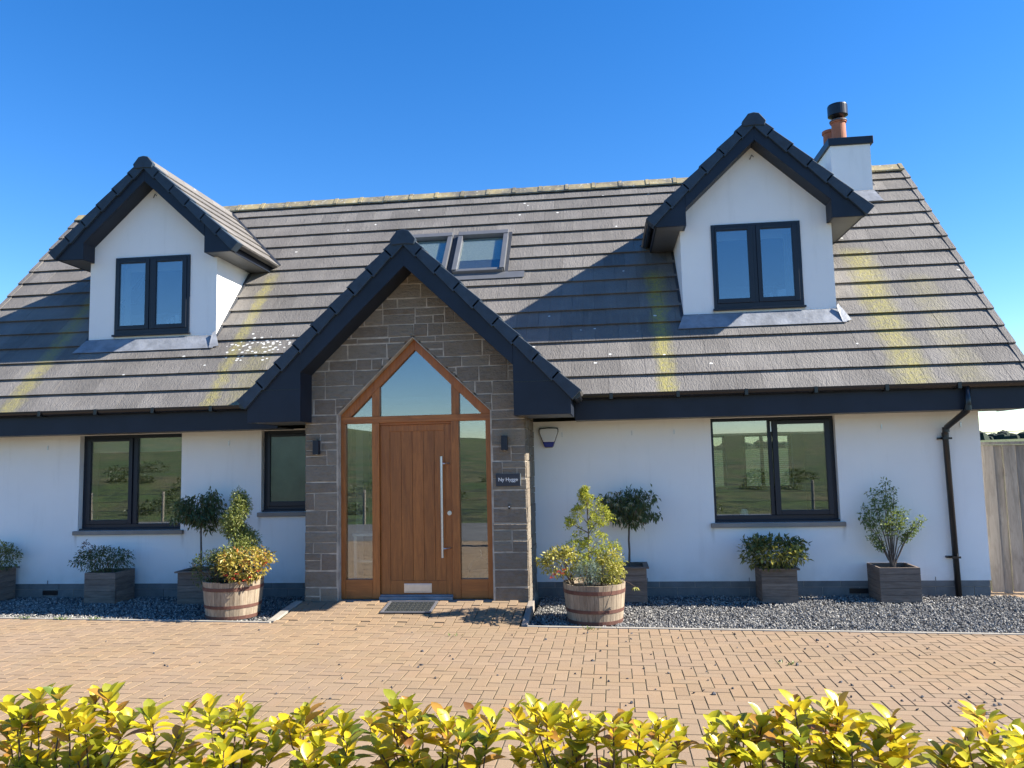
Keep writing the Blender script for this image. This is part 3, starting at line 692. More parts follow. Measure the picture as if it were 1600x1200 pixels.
# ---------- dormers
def gable_parts(par, c_, zf, ytop, ywall, half_in, z_in, half_out, z_bot, slope_top, inner_apex, yback, vergehalf, gauge, ntile, ridge_to, gut, label=None):
    """boards, boxed eaves, tiles, cap for a small front gable centred on c_"""
    for sx in (-1, 1):
        y0 = ytop
        # barge board: sloping prism from apex to shoulder, then the boxed end
        top = lambda a: zf(a) - .085
        bp = [(c_, inner_apex), (c_ + sx * half_in, z_in), (c_ + sx * half_in, z_bot), (c_ + sx * half_out, z_bot), (c_ + sx * half_out, top(half_out)), (c_, top(0))]
        MB().prism([bp[0], bp[1], (bp[1][0], top(half_in)), bp[5]], y0, y0 + .035).build('barge_board', M['trim'], par, bevel=.003)
        MB().prism([(bp[1][0] , z_bot), (bp[3][0], z_bot), bp[4], (bp[1][0], top(half_in))], y0 + .004, y0 + .034).build('box_end', M['trim'], par, bevel=.003)
        # sloping soffit behind the barge
        d_ = .03
        MB().prism([(c_, inner_apex + .0), (c_ + sx * half_in, z_in), (c_ + sx * half_in, z_in + .06), (c_, inner_apex + .07)], y0 + .036, ywall - .001).build('sloping_soffit', M['trim'], par)
        MB().box(c_ + sx * half_in, c_ + sx * (half_in + .03), y0 + .036, ywall - .001, z_bot + .002, z_in + .02).build('box_return', M['trim'], par)
        wallx = half_in + .06
        MB().box(c_ + sx * (half_in + .03), c_ + sx * (half_out - .02), y0 + .036, ywall - .001, z_bot + .004, z_bot + .02).box(c_ + sx * (half_wall[0] + .002), c_ + sx * (half_out - .02), ywall, yback, z_bot + .004, z_bot + .02).build('soffit', M['soffit'], par)
        MB().box(c_ + sx * (half_out - .02), c_ + sx * half_out, y0 + .036, yback, z_bot, zf(half_out) - .07).build('eaves_fascia', M['trim'], par)
        # verge tiles
        ang = math.atan((zf(0) - zf(1))); sa, ca = math.sin(ang), math.cos(ang)
        down = Vector((sx * ca, 0, -sa)); nn = Vector((sx * sa, 0, ca)); L = vergehalf / ca; g_ = L / ntile
        for k in range(ntile):
            s1 = (k + 1) * g_; o = Vector((c_, y0 - .035, zf(0))) + down * s1
            vs = []
            lo, hi = s1, s1 - g_ - .03
            for yy in (0, .16):
                for (s_, t0, t1) in ((0, -.120, .030), (-(g_ + .03), -.100, .010)):
                    vs.append(o + down * s_ + nn * t0 + Vector((0, yy, 0))); vs.append(o + down * s_ + nn * t1 + Vector((0, yy, 0)))
            # order: y0: lo-bot, lo-top, hi-bot, hi-top ; y1 same
            f_ = [(0, 1, 3, 2), (4, 6, 7, 5), (0, 4, 5, 1), (2, 3, 7, 6), (1, 5, 7, 3), (0, 2, 6, 4)]
            if sx > 0: f_ = [q[::-1] for q in f_]
            MB().add(vs, f_).build('verge_tile', M['verge'], par, bevel=.006)
        # field tiles of this slope, joined
        mb = MB()
        for k in range(ntile + 0):
            s1 = (k + 1) * g_; zlo = zf(0) - s1 * sa; yend = yroof(zlo) + .55; y = y0 + .125; i_ = 0
            wd = .30; first = wd if k % 2 else wd / 2
            while y < yend:
                y2 = y + (first if i_ == 0 else wd); o = Vector((c_, 0, zf(0))) + down * s1; q = []
                for (s_, t0, t1) in ((0, .004, .032), (-(g_ + .04), -.02, .008)):
                    q.append((o + down * s_ + nn * t0, o + down * s_ + nn * t1))
                vs = []
                for yy in (y + .001, y2 - .001):
                    for b_, t_ in q: vs.append(b_ + Vector((0, yy, 0))); vs.append(t_ + Vector((0, yy, 0)))
                f_ = [(0, 1, 3, 2), (4, 6, 7, 5), (0, 4, 5, 1), (2, 3, 7, 6), (1, 5, 7, 3), (0, 2, 6, 4)]
                if sx > 0: f_ = [r_[::-1] for r_ in f_]
                mb.add(vs, f_); y = y2; i_ += 1
        mb.build('roof_tiles', M['dtile'], par, kind='stuff')
        if gut:
            gx = c_ + sx * (half_out + .055); zz_ = zf(half_out + .05) - .015; mb = MB()
            yb = yroof(zz_) + .02
            pr = []
            for k in range(9): t_ = math.pi * k / 8; pr.append((gx - .05 * math.cos(t_), zz_ - .055 * math.sin(t_)))
            for k in range(8, -1, -1): t_ = math.pi * k / 8; pr.append((gx - .045 * math.cos(t_), zz_ - .049 * math.sin(t_)))
            mb.prism(pr, y0 + .03, yb); mb.prism([p_ for p_ in pr[:9]], y0 + .024, y0 + .03); mb.build('gutter', M['gutter'], par)
    # ridge cap at front and ridge tiles
    z0 = zf(0)
    prof = [(-.135, -.15), (-.155, -.085), (-.07, .022), (0, .036), (.07, .022), (.155, -.085), (.135, -.15), (0, -.14)]
    MB().prism([(c_ + a, z0 + b) for a, b in prof], ytop - .052, ytop + .02).build('ridge_cap', M['verge'], par, bevel=.008)
    y = ytop + .022
    while y < ridge_to:
        y2 = min(y + .45, ridge_to); MB().prism([(c_ + a * .95, z0 + b - .004) for a, b in [(-.14, -.115), (-.06, .012), (0, .024), (.06, .012), (.14, -.115), (0, -.05)]], y + .003, y2 - .003).build('ridge_tile', M['tile'], par); y = y2

for di, c_ in enumerate(DC):
    zb = 3.40; half_wall = [.99]; mb = MB()
    dw = (c_ - .582, c_ + .582, 3.563, 4.713)
    za = 5.93
    # front wall (with window opening) and cheeks
    mb.prism([(c_ - .99, 3.38), (c_ - .582, 3.38), (c_ - .582, 5.93 - .935 * .582), (c_ - .99, 5.93 - .935 * .99)], DY, DY + .15)
    mb.prism([(c_ + .99, 3.38), (c_ + .582, 3.38), (c_ + .582, 5.93 - .935 * .582), (c_ + .99, 5.93 - .935 * .99)], DY, DY + .15)
    mb.prism([(c_ - .582, 4.713), (c_ + .582, 4.713), (c_ + .582, 5.93 - .935 * .582), (c_, 5.93), (c_ - .582, 5.93 - .935 * .582)], DY, DY + .15)
    mb.box(c_ - .582, c_ + .582, DY, DY + .15, 3.38, 3.563)
    for sx in (-1, 1):
        mb.prismx([(DY + .15, 3.4), (yroof(4.95) + .2, 4.85), (yroof(4.95) + .2, 4.95), (DY + .15, 4.95)], c_ + sx * .99, c_ + sx * .87)
    dm = mb.build('dormer', M['render'], house)
    gable_parts(dm, c_, zd, DFY, DY, .93, 4.895, 1.334, 4.655, None, 5.765, yroof(4.66) + .03, 1.436, .3, 6, yroof(6.09) + .1, True)
    # interior box so that the room reads dark
    MB().box(c_ - .86, c_ + .86, DY + 1.6, DY + 1.65, 3.3, 5.2).box(c_ - .86, c_ + .86, DY + .16, DY + 1.6, 3.3, 3.34).box(c_ - .86, c_ + .86, DY + .16, DY + 1.6, 4.86, 4.9).build('interior_wall', M['interior'], dm)
    # window
    mb = MB(); bars(mb, *dw, .045, .045, .04, .07, DY - .02, DY + .06); mb.box(c_ - .045, c_ + .005, DY - .018, DY + .06, 3.633, 4.673)
    wn = mb.build('window', M['frame'], house, bevel=.004)
    for (a, b, g0, g1) in ((-.537, -.045, -.512, -.108), (.005, .537, .062, .468)):
        casement(c_ + a, c_ + b, 3.633, 4.673, DY - .03, (c_ + g0 + 0.0, c_ + g1), wn, (3.695, 4.625), 'glassd')
    MB().box(c_ - .60, c_ + .60, DY - .055, DY - .001, 3.535, 3.562).build('cill', M['frame'], wn, bevel=.004)
    MB().box(c_ - .55, c_ + .55, DY + .20, DY + .205, 4.545, 4.70).build('blind', M['whitepaint'], wn)
    for (a, b) in ((-.56, -.47), (.40, .56)):
        mb = MB(); n = 8
        for k in range(n):
            x0 = c_ + a + (b - a) * k / n; x1 = c_ + a + (b - a) * (k + 1) / n; ya, yb = (DY + .17, DY + .2) if k % 2 else (DY + .2, DY + .17)
            mb.slab([(x0, ya, 3.6), (x1, yb, 3.6), (x1, yb, 4.6), (x0, ya, 4.6)], (0, 1, 0), .004)
        mb.build('curtain', M['fabric'], wn)
    for k in range(2): MB().box(c_ - .4 + k * .5, c_ - .25 + k * .5, DY - .034, DY - .031, 4.64, 4.655).build('trickle_vent', M['gutter'], wn)
    # lead apron and side soakers
    q = [rp(c_ - 1.09, 1.13, .046), rp(c_ + 1.05, 1.13, .046), rp(c_ + .995, 1.40, .052), rp(c_ - 1.0, 1.40, .052)]
    MB().slab(q, NRM, .006).slab([(c_ - .995, DY - .012, 3.455), (c_ + .995, DY - .012, 3.455), (c_ + .995, DY - .012, 3.40), (c_ - .995, DY - .012, 3.40)], (0, 1, 0), .008).build('lead_apron', M['lead'], dm)
    MB().slab([rp(c_ + .995, 1.13, .05), rp(c_ + 1.12, 1.18, .04), rp(c_ + 1.0, 1.45, .10), rp(c_ + .97, 1.40, .10)], NRM, .006).build('lead_corner', M['lead'], dm)
    for sx in (-1, 1):
        MB().slab([rp(c_ + sx * .992, 1.4, .03), rp(c_ + sx * 1.03, 1.4, .03), rp(c_ + sx * 1.03, 2.95, .03), rp(c_ + sx * .992, 2.95, .03)], NRM, .012).build('soaker', M['slate'], dm)
        # valley strips: dark line where dormer slope meets the main roof
        a = Vector((c_ + sx * 1.43, yroof(zd(1.43)), zd(1.43))); b = Vector((c_, yroof(6.09), 6.09)); off = Vector((sx * .05, 0, 0)); up = NRM * .045
        MB().slab([a + up, a + off + up, b + off + up, b + up], NRM, .008).build('valley', M['slate'], dm)
    MB().box(c_ + 1.40, c_ + 1.47, yroof(4.75) - .02, yroof(4.75) + .10, 4.70, 4.80).build('gutter_stop', M['lead'], dm)
    MB().tube([(c_ - .02, DY - .004, 5.60), (c_ + .01, DY - .01, 5.66), (c_ + .03, DY - .004, 5.63)], .007, 5).build('gable_vent', M['greyp'], dm)

# ---------- porch
mb = MB(); half_wall = [1.349]
mb.prism([(-1.335, -.05), (-.93, -.05), (-.93, 2.208), (-.93, 2.208 + 0), (-.93, 4.17 - .965 * .93), (-1.335, 4.17 - .965 * 1.335)], PY + .004, PY + .30)
mb.prism([(1.335, -.05), (.93, -.05), (.93, 2.208), (.93, 4.17 - .965 * .93), (1.335, 4.17 - .965 * 1.335)], PY + .004, PY + .30)
mb.prism([(-.93, 2.208), (0, 3.114), (0, 4.17), (-.93, 4.17 - .965 * .93)], PY + .004, PY + .30)
mb.prism([(.93, 2.208), (0, 3.114), (0, 4.17), (.93, 4.17 - .965 * .93)], PY + .004, PY + .30)
for sx in (-1, 1): mb.box(sx * 1.335, sx * 1.05, PY + .30, .0, -.2, 2.5)
porch = mb.build('porch', M['mortar'], house)
gable_parts(porch, 0, zp, -1.42, PY - .012, 1.259, 2.695, 1.909, 2.118, None, 3.91, -.54, 2.007, .31, 9, yroof(4.30) + .1, False)
for sx in (-1, 1):   # seam in the boxed end, gutter stub and short soffit piece
    MB().box(sx * 1.27, sx * 1.90, -1.4205, -1.416, 2.498, 2.503).build('board_joint', M['gutter'], porch)
    MB().tube([(sx * 1.965, -1.42, 2.335), (sx * 1.965, -.62, 2.335)], .05, 10).build('gutter', M['gutter'], porch)
def clip(poly, f):   # keep f(p)>=0
    out = []
    for i in range(len(poly)):
        a, b = poly[i], poly[(i + 1) % len(poly)]; fa, fb = f(a), f(b)
        if fa >= 0: out.append(a)
        if (fa >= 0) != (fb >= 0): t_ = fa / (fa - fb); out.append((a[0] + (b[0] - a[0]) * t_, a[1] + (b[1] - a[1]) * t_))
    return out
srng = random.Random(21)
def stones(xa, xb, z0, z1, planes, emit, jt=.010):
    x = xa; 
    while x < xb - .01:
        w_ = srng.choice((.12, .2, .26, .32, .36, .42, .5)) * srng.uniform(.85, 1.15)
        if xb - (x + w_) < .12: w_ = xb - x
        h = z1 - z0; rects = []
        r_ = srng.random()
        if h > .17 and r_ < .42:
            zc = z0 + h * srng.choice((.35, .5, .62)); rects = [(x, x + w_, z0, zc), (x, x + w_, zc, z1)]
            if srng.random() < .5 and w_ > .28:
                xm = x + w_ * srng.uniform(.35, .65); rects = [(x, xm, z0, zc), (xm, x + w_, z0, zc), (x, x + w_, zc, z1)] if srng.random() < .5 else [(x, x + w_, z0, zc), (x, xm, zc, z1), (xm, x + w_, zc, z1)]
        else: rects = [(x, x + w_, z0, z1)]
        for a, b, c0, c1 in rects:
            j_ = jt / 2; wv = lambda: srng.uniform(-.0055, .0045)
            pl_ = [(a + j_ + wv(), c0 + j_ + wv()), (b - j_ + wv(), c0 + j_ + wv()), (b - j_ + wv(), c1 - j_ + wv()), (a + j_ + wv(), c1 - j_ + wv())]
            for f in planes: pl_ = clip(pl_, f) if len(pl_) > 2 else pl_
            if len(pl_) > 2:
                ar = abs(sum(pl_[i][0] * pl_[(i + 1) % len(pl_)][1] - pl_[(i + 1) % len(pl_)][0] * pl_[i][1] for i in range(len(pl_)))) / 2
                if ar > .0006: emit(pl_)
        x += w_
def emit_front(pl_):
    d = PY + srng.uniform(-.006, .003); a = sum(pl_[i][0] * pl_[(i + 1) % len(pl_)][1] - pl_[(i + 1) % len(pl_)][0] * pl_[i][1] for i in range(len(pl_)))
    if a < 0: pl_ = pl_[::-1]
    n = len(pl_); cx_ = sum(p_[0] for p_ in pl_) / n; cz_ = sum(p_[1] for p_ in pl_) / n
    sh = lambda p_, e_: (p_[0] + (cx_ - p_[0]) * min(.4, e_ / max(.02, abs(cx_ - p_[0]))), p_[1] + (cz_ - p_[1]) * min(.4, e_ / max(.02, abs(cz_ - p_[1]))))
    inn = [sh(p_, .007) for p_ in pl_]
    vs = [(x, d, z) for x, z in inn] + [(x, d + .007, z) for x, z in pl_] + [(x, PY + .03, z) for x, z in pl_]
    fs = [tuple(range(n))] + [(i + n, (i + 1) % n + n, (i + 1) % n, i) for i in range(n)] + [(i + 2 * n, (i + 1) % n + 2 * n, (i + 1) % n + n, i + n) for i in range(n)]
    fs = [fs[0]] + fs[1:]
    MB().add(vs, fs).build('stone', M['stone'], porch)
zs = [-.05, .15, .35, .55, .68, .88, 1.06, 1.27, 1.40, 1.60, 1.78, 1.98, 2.10, 2.208, 2.40, 2.56, 2.74, 2.87, 3.06, 3.13, 3.28, 3.48, 3.60, 3.78, 3.90, 4.02, 4.12]
for z0, z1 in zip(zs, zs[1:]):
    gab = [lambda p_: 4.10 - .965 * abs(p_[0]) * 1.0 - p_[1] if p_[0] >= 0 else 1, lambda p_: 4.10 + .965 * p_[0] - p_[1] if p_[0] < 0 else 1]
    gR = lambda p_: 4.10 - .965 * p_[0] - p_[1]; gL = lambda p_: 4.10 + .965 * p_[0] - p_[1]
    lim = min(1.349, (4.10 - z0) / .965)
    if z1 <= 2.209:
        stones(-lim, -.945, z0, z1, [gL], emit_front); stones(.945, lim, z0, z1, [gR], emit_front)
    elif z0 < 3.11:
        oL = lambda p_: (p_[1] - 2.222) - (p_[0] + .93) * .974; oR = lambda p_: (p_[1] - 2.222) - (.93 - p_[0]) * .974
        xin = max(0, .93 - (z1 - 2.222) / .974 + (z1 - z0) / .974 * 1)
        stones(-lim, 0, z0, z1, [gL, oL], emit_front); stones(0, lim, z0, z1, [gR, oR], emit_front)
    else: stones(-lim, lim, z0, z1, [gR, gL], emit_front)
for sx in (-1, 1):   # return walls
    def emit_side(pl_, sx=sx):
        d = sx * (1.349 + srng.uniform(-.003, .004)); n = len(pl_)
        vs = [(d, y, z) for y, z in pl_] + [(sx * 1.33, y, z) for y, z in pl_]
        fs = [tuple(range(n)), tuple(range(2 * n - 1, n - 1, -1))] + [(i, i + n, (i + 1) % n + n, (i + 1) % n) for i in range(n)]
        if sx < 0: fs = [f[::-1] for f in fs]
        MB().add(vs, fs).build('stone', M['stone'], porch)
    for z0, z1 in zip(zs, zs[1:]):
        if z1 < 2.25: stones(PY + .032, -.002, max(z0, -.14), z1, [], emit_side)
MB().box(-.93, .93, PY + .02, -.7, -.05, -.008).build('step', M['sill'], porch)

# ---------- door frame, glazing and door
FYd = -.941
df = MB()
df.prism([(-.932, 0), (-.877, 0), (-.877, 2.098), (-.932, 2.098)], FYd, FYd + .1)
df.prism([(.925, 0), (.858, 0), (.858, 2.098), (.925, 2.098)], FYd, FYd + .1)
for a, b in ((-.542, -.451), (.437, .53)):
    df.box(a, b, FYd - .001, FYd + .1, 0, 2.098)
frame = df.build('door_frame', M['oak'], house, bevel=.005)
mb = MB().prism([(-.932, 2.098), (.925, 2.098), (.925, 2.180), (-.932, 2.180)], FYd - .003, FYd + .098)
mb.build('transom', M['oakh'], frame, bevel=.005)
for q in ((-.877, -.542), (.53, .858)): MB().box(*q, FYd + .006, FYd + .09, 0, .228).build('bottom_panel', M['oakh'], frame, bevel=.005)
MB().box(-.451, .437, FYd + .02, FYd + .09, 2.070, 2.098).build('door_head', M['oakh'], frame, bevel=.004)
mb = MB(); so_, si = .974, .985
for sx in (-1, 1):
    xo = .932 if sx < 0 else .925
    mb.prism([(sx * xo, 2.180), (sx * xo, 2.204), (0, 2.204 + xo * so_), (0, 2.983), (sx * .808, 2.180)], FYd, FYd + .1)
mb.build('arch_frame', M['oak'], frame, bevel=.004)
mb = MB()
for sx in (-1, 1): mb.prism([(sx * .445, 2.180), (sx * .54, 2.180), (sx * .54, 2.983 - .54 * .994), (sx * .445, 2.983 - .445 * .994)], FYd + .004, FYd + .09)
mb.build('mullion', M['oak'], frame, bevel=.003)
G_ = FYd + .045
MB().prism([(-.447, 2.178), (.447, 2.178), (.447, 2.545), (0, 2.985), (-.447, 2.545)], G_, G_ + .012).build('pane', M['glassd'], frame)
for sx in (-1, 1): MB().prism([(sx * .538, 2.178), (sx * .812, 2.178), (sx * .538, 2.452)], G_, G_ + .012).build('pane', M['glassd'], frame)
pane(-.879, -.540, .226, 2.1, G_, frame); pane(.528, .860, .226, 2.1, G_, frame)
mb = MB()
for sx in (-1, 1):
    for k in range(11):   # uneven pale pointing where stone meets timber
        t0 = k / 11; x0 = .95 * (1 - t0); x1 = .95 * (1 - (k + 1) / 11) ; z0 = 2.21 + (.945 - x0) * .974; z1 = 2.21 + (.945 - x1) * .974
        mb.prism([(sx * x0, z0), (sx * x1, z1), (sx * x1, z1 + .022 + srng.uniform(0, .01)), (sx * x0, z0 + .022 + srng.uniform(0, .01))], PY + .004, PY + .06)
mb.build('pointing', M['mortar'], porch)
LY = -.905
leaf = MB(); bars(leaf, -.449, .435, .047, 2.069, .119, .085, .079, .163, LY, LY + .05)
door = leaf.build('front_door', M['oak'], house, bevel=.004)
ed = [-.33, -.19, -.052, .085, .22, .35]
for a, b in zip(ed, ed[1:]): MB().box(a + .0015, b - .0015, LY + .006, LY + .04, .21, 1.99).build('plank', M['oak'], door, bevel=.0025)
ph = MB().tube([(.322, LY - .075, .483), (.322, LY - .075, 1.677)], .016, 14).build('pull_handle', M['alu'], door, smooth=False)
for z in (1.59, .587): MB().tube([(.322, LY - .075, z), (.36, LY - .06, z), (.41, LY + .002, z)], .008, 8).build('handle_bracket', M['alu'], ph)
mb = MB().tube([(.400, LY - .012, 1.0), (.400, LY + .002, 1.0)], .026, 18); mb.tube([(.400, LY - .022, 1.0), (.400, LY - .011, 1.0)], .012, 12); mb.box(.396, .404, LY - .024, LY - .022, .99, 1.01); mb.build('lock', M['alu'], door)
MB().box(-.165, .172, LY - .008, LY + .001, .066, .176).box(-.150, .157, LY - .014, LY - .007, .080, .162).build('letter_plate', M['alu'], door, bevel=.003)
MB().box(-.451, .437, -.985, -.86, -.005, .03).box(-.451, .437, -.93, -.86, .03, .046).build('threshold', M['lead'], frame)

# ---------- wall fittings
for lx in (-1.183, 1.103):
    la = MB().box(lx - .03, lx + .03, PY - .012, PY + .0, 1.745, 1.89).build('wall_lamp', M['gutter'], house)
    MB().box(lx - .036, lx + .036, PY - .09, PY - .012, 1.732, 1.902).build('lamp_body', M['frame'], la, bevel=.004)
    MB().lathe((lx, PY - .05, 1.729), [(0, 0), (.012, 0), (.012, .004)], 10).build('lamp_lens', M['whitep'], la)
mb = MB().prism([(.989, 1.312), (1.275, 1.312), (1.275, 1.458), (.989, 1.458)], PY - .022, PY - .008); sign = mb.build('name_sign', M['slate'], house, bevel=.002)
MB().box(1.276, 1.281, PY - .02, PY - .002, 1.315, 1.455).build('sign_edge', M['alu'], sign)
cu_ = bpy.data.curves.new('lettering', 'FONT'); cu_.body = 'Ny Hygge'; cu_.size = .058; cu_.extrude = .0012; cu_.align_x = 'CENTER'; cu_.align_y = 'CENTER'; cu_.offset = .0006
tmp = bpy.data.objects.new('tmp', cu_); col.objects.link(tmp); bpy.context.view_layer.update()
me = bpy.data.meshes.new_from_object(tmp.evaluated_get(bpy.context.evaluated_depsgraph_get())); bpy.data.objects.remove(tmp)
me.materials.clear(); me.materials.append(M['whitepaint'])
inst('lettering', me, Matrix.Translation((1.132, PY - .0236, 1.387)) @ Matrix.Rotation(R(90), 4, 'X'), sign)
db = MB().box(1.127, 1.153, PY - .03, PY - .004, 1.045, 1.10).build('doorbell', M['gutter'], house, bevel=.004)
MB().tube([(1.14, PY - .033, 1.073), (1.14, PY - .029, 1.073)], .008, 12).build('bell_button', M['whitep'], db)
# alarm siren: shield shape
def shield(s, z0, z1, y0, y1, wt, wb):
    n = 8; pts_ = []
    c_ = 1.545; top = [(-.128, .0), (-.130, .012), (-.115, .022), (0, .028), (.115, .022), (.130, .012), (.128, 0)]
    return None
al0 = [(-.13, 2.0), (-.118, 2.018), (0, 2.026), (.118, 2.018), (.13, 2.0), (.128, 1.965), (.058, 1.772), (.045, 1.762), (-.045, 1.762), (-.058, 1.772), (-.128, 1.965)]
al = MB().prism([(1.547 + x, z) for x, z in al0], -.03, -.002).build('alarm_box', M['greyp'], house, bevel=.004)
sc_ = lambda pts_, k: [(1.547 + x * k, 1.89 + (z - 1.89) * k) for x, z in pts_]
w0 = clip(sc_(al0, .90), lambda p_: p_[1] - 1.835); b0 = clip(sc_(al0, .94), lambda p_: 1.833 - p_[1])
MB().prism(w0, -.065, -.02).build('alarm_cover', M['whitep'], al, bevel=.012); MB().prism(b0, -.062, -.015).build('alarm_lens', M['bluep'], al, bevel=.006)

# ---------- roof windows
for ci, cx_ in enumerate((.465, -.43)):
    hw = .40; s0, s1 = 2.66, 3.70; mb = MB()
    def rb(mb, x0, x1, a, b, n0, n1): mb.slab([rp(x0, a, n0), rp(x1, a, n0), rp(x1, b, n0), rp(x0, b, n0)], NRM, n1 - n0)
    for (x0, x1, a, b) in ((cx_ - hw, cx_ - hw + .075, s0, s1 - .05), (cx_ + hw - .075, cx_ + hw, s0, s1 - .05)): rb(mb, x0, x1, a, b, .0, .125)
    rb(mb, cx_ - hw, cx_ + hw, s1 - .10, s1, .0, .135); rb(mb, cx_ - hw + .02, cx_ + hw - .02, s0 - .02, s0 + .04, .0, .105)
    rw = mb.build('roof_window', M['alu_grey'], house, bevel=.006)
    mb = MB(); rb(mb, cx_ - hw + .075, cx_ + hw - .075, s0 + .04, s1 - .10, .06, .07); mb.build('pane', M['glass'], rw)
    mb = MB(); rb(mb, cx_ - hw + .08, cx_ + hw - .08, s0 + .32, s1 - .12, .050, .055); mb.build('blind', M['fabric'], rw)
    mb = MB(); rb(mb, cx_ - hw + .08, cx_ + hw - .08, s0 + .05, s0 + .31, .046, .050); mb.build('lining', M['interior'], rw)
    mb = MB(); rb(mb, cx_ - hw - .05, cx_ - hw - .003, s0 - .05, s1 + .05, .0, .05); rb(mb, cx_ + hw + .003, cx_ + hw + .05, s0 - .05, s1 + .05, .0, .05); mb.build('side_flashing', M['slate'], rw)
    mb = MB(); rb(mb, cx_ - hw - (.20 if ci else .05), cx_ + hw + (.30 if not ci else .045), s0 - .17, s0 - .015, .044, .052); mb.build('flashing', M['alu_grey'], rw)
    mb = MB(); rb(mb, cx_ - hw + .1, cx_ + hw - .1, s0 + .041, s0 + .065, .071, .085); mb.build('bottom_rail', M['alu'], rw)
    mb = MB(); rb(mb, cx_ - hw, cx_ + hw, s0, s1, -.42, -.40); mb.build('interior_wall', M['interior'], rw)

# ---------- chimney
chm = MB().box(5.99, 6.595, 2.36, 3.36, 4.9, 6.468).build('chimney', M['render'], house)
MB().box(5.955, 6.64, 2.325, 3.395, 6.469, 6.590).build('chimney_cap', M['frame'], chm, bevel=.006)
MB().slab([rp(5.93, 4.05, .05), rp(6.66, 4.05, .05), rp(6.60, 4.36, .055), rp(5.99, 4.36, .055)], NRM, .006).box(5.98, 6.605, 2.352, 2.36, 5.60, 5.70).build('lead_flashing', M['lead'], chm)
for sx, xx in ((1, 6.597), (-1, 5.985)): MB().slab([rp(xx - .0, 4.3, .02), rp(xx + sx * .07, 4.3, .02), rp(xx + sx * .07, 5.05, .02), rp(xx, 5.05, .02)], NRM, .012).build('soaker', M['slate'], chm)
for (px, py, h, n_) in ((6.215, 2.62, .40, 0), (6.215, 3.10, .42, 1)):
    r_ = .112; pt = MB().lathe((px, py, 6.588), [(r_, 0), (r_ * .95, h - .05), (r_ * 1.12, h - .045), (r_ * 1.12, h), (r_ * .8, h), (r_ * .8, h - .2), (0, h - .2)], 24).build('chimney_pot', M['terracotta'], chm, smooth=False)
    if n_ == 0:
        MB().lathe((px, py, 6.588 + h), [(.06, -.1), (.06, .03), (.10, .045), (.155, .075), (.155, .235), (.148, .255), (.03, .27), (0, .27)], 28).build('cowl', M['gutter'], chm)
        MB().lathe((px, py, 6.588 + h - .015), [(.128, -.008), (.135, -.008), (.135, .008), (.128, .008)], 24, True).build('wire_guard', M['wire'], chm)

# ------------------------------------------------------------------ boundary fence at the right
fn = thing('timber_fence', 'weathered vertical board fence with a capping rail beside the right end of the house', 'fence', (7, .35, -.15))
x = 6.86; i = 0
while x < 10.4:
    wd = (.128, .142, .10, .145, .135)[i % 5]; yo = .34 + (.0 if i % 2 else .022)
    MB().box(x, x + wd, yo, yo + .02, -.16 + random.uniform(-.02, .02), 1.665 + random.uniform(-.004, .004)).build('board', M['fence'], fn, bevel=.002); x += wd + (.004, .010, .001, .014)[i % 4]; i += 1
MB().box(6.86, 10.4, .31, .42, 1.672, 1.705).build('capping_rail', M['fence'], fn)
MB().box(6.86, 10.4, .385, .43, .2, .28).box(6.86, 10.4, .385, .43, 1.3, 1.38).build('rail', M['fence'], fn)
MB().tube([(7.315, .375, .38), (7.325, .372, .16)], .014, 8).build('tie', pm('teal_tie', (.01, .30, .22), .5, .1, 5, bump=0), fn)

# ------------------------------------------------------------------ power line and far woodland
pw = thing('power_line', 'thin overhead cable in the sky above the fence, between distant poles', 'power line', (18, 41, -.3))
mb = MB(); P0 = Vector((17, 41, 2.45)); P1 = Vector((62, 39, 4.2))
mb.tube([P0.lerp(P1, k / 12) - Vector((0, 0, .35 * 4 * (k / 12) * (1 - k / 12))) for k in range(13)], .022, 5); mb.build('cable', M['wire'], pw)
MB().tube([(62, 39, -.4), (62, 39, 4.4)], .12, 8).build('pole', M['post'], pw); MB().tube([(17, 41, -.4), (17, 41, 2.6)], .12, 8).build('pole', M['post'], pw)
n = 900; V = []; F = []
for i in range(n):
    a = R(random.uniform(20, 160)); r_ = random.uniform(560, 640); x, y = r_ * math.cos(a), -2 + r_ * math.sin(a); z = field_h(x, y); h = random.uniform(2.5, 6.5); w_ = random.uniform(3, 8)
    b = len(V); V += [(x - w_, y, z), (x, y - w_, z), (x + w_, y, z), (x, y + w_, z), (x - w_ * .7, y, z + h * .7), (x, y - w_ * .7, z + h * .75), (x + w_ * .7, y, z + h * .65), (x, y + w_ * .7, z + h * .7), (x + random.uniform(-1, 1), y, z + h)]
    for k in range(4): F += [(b + k, b + (k + 1) % 4, b + 4 + (k + 1) % 4), (b + k, b + 4 + (k + 1) % 4, b + 4 + k), (b + 4 + k, b + 4 + (k + 1) % 4, b + 8)]
g = npmesh('far_woodland', V, F, M['wood_far'], kind='stuff'); g['label'] = 'dark woodland along the far horizon'; g['category'] = 'woodland'
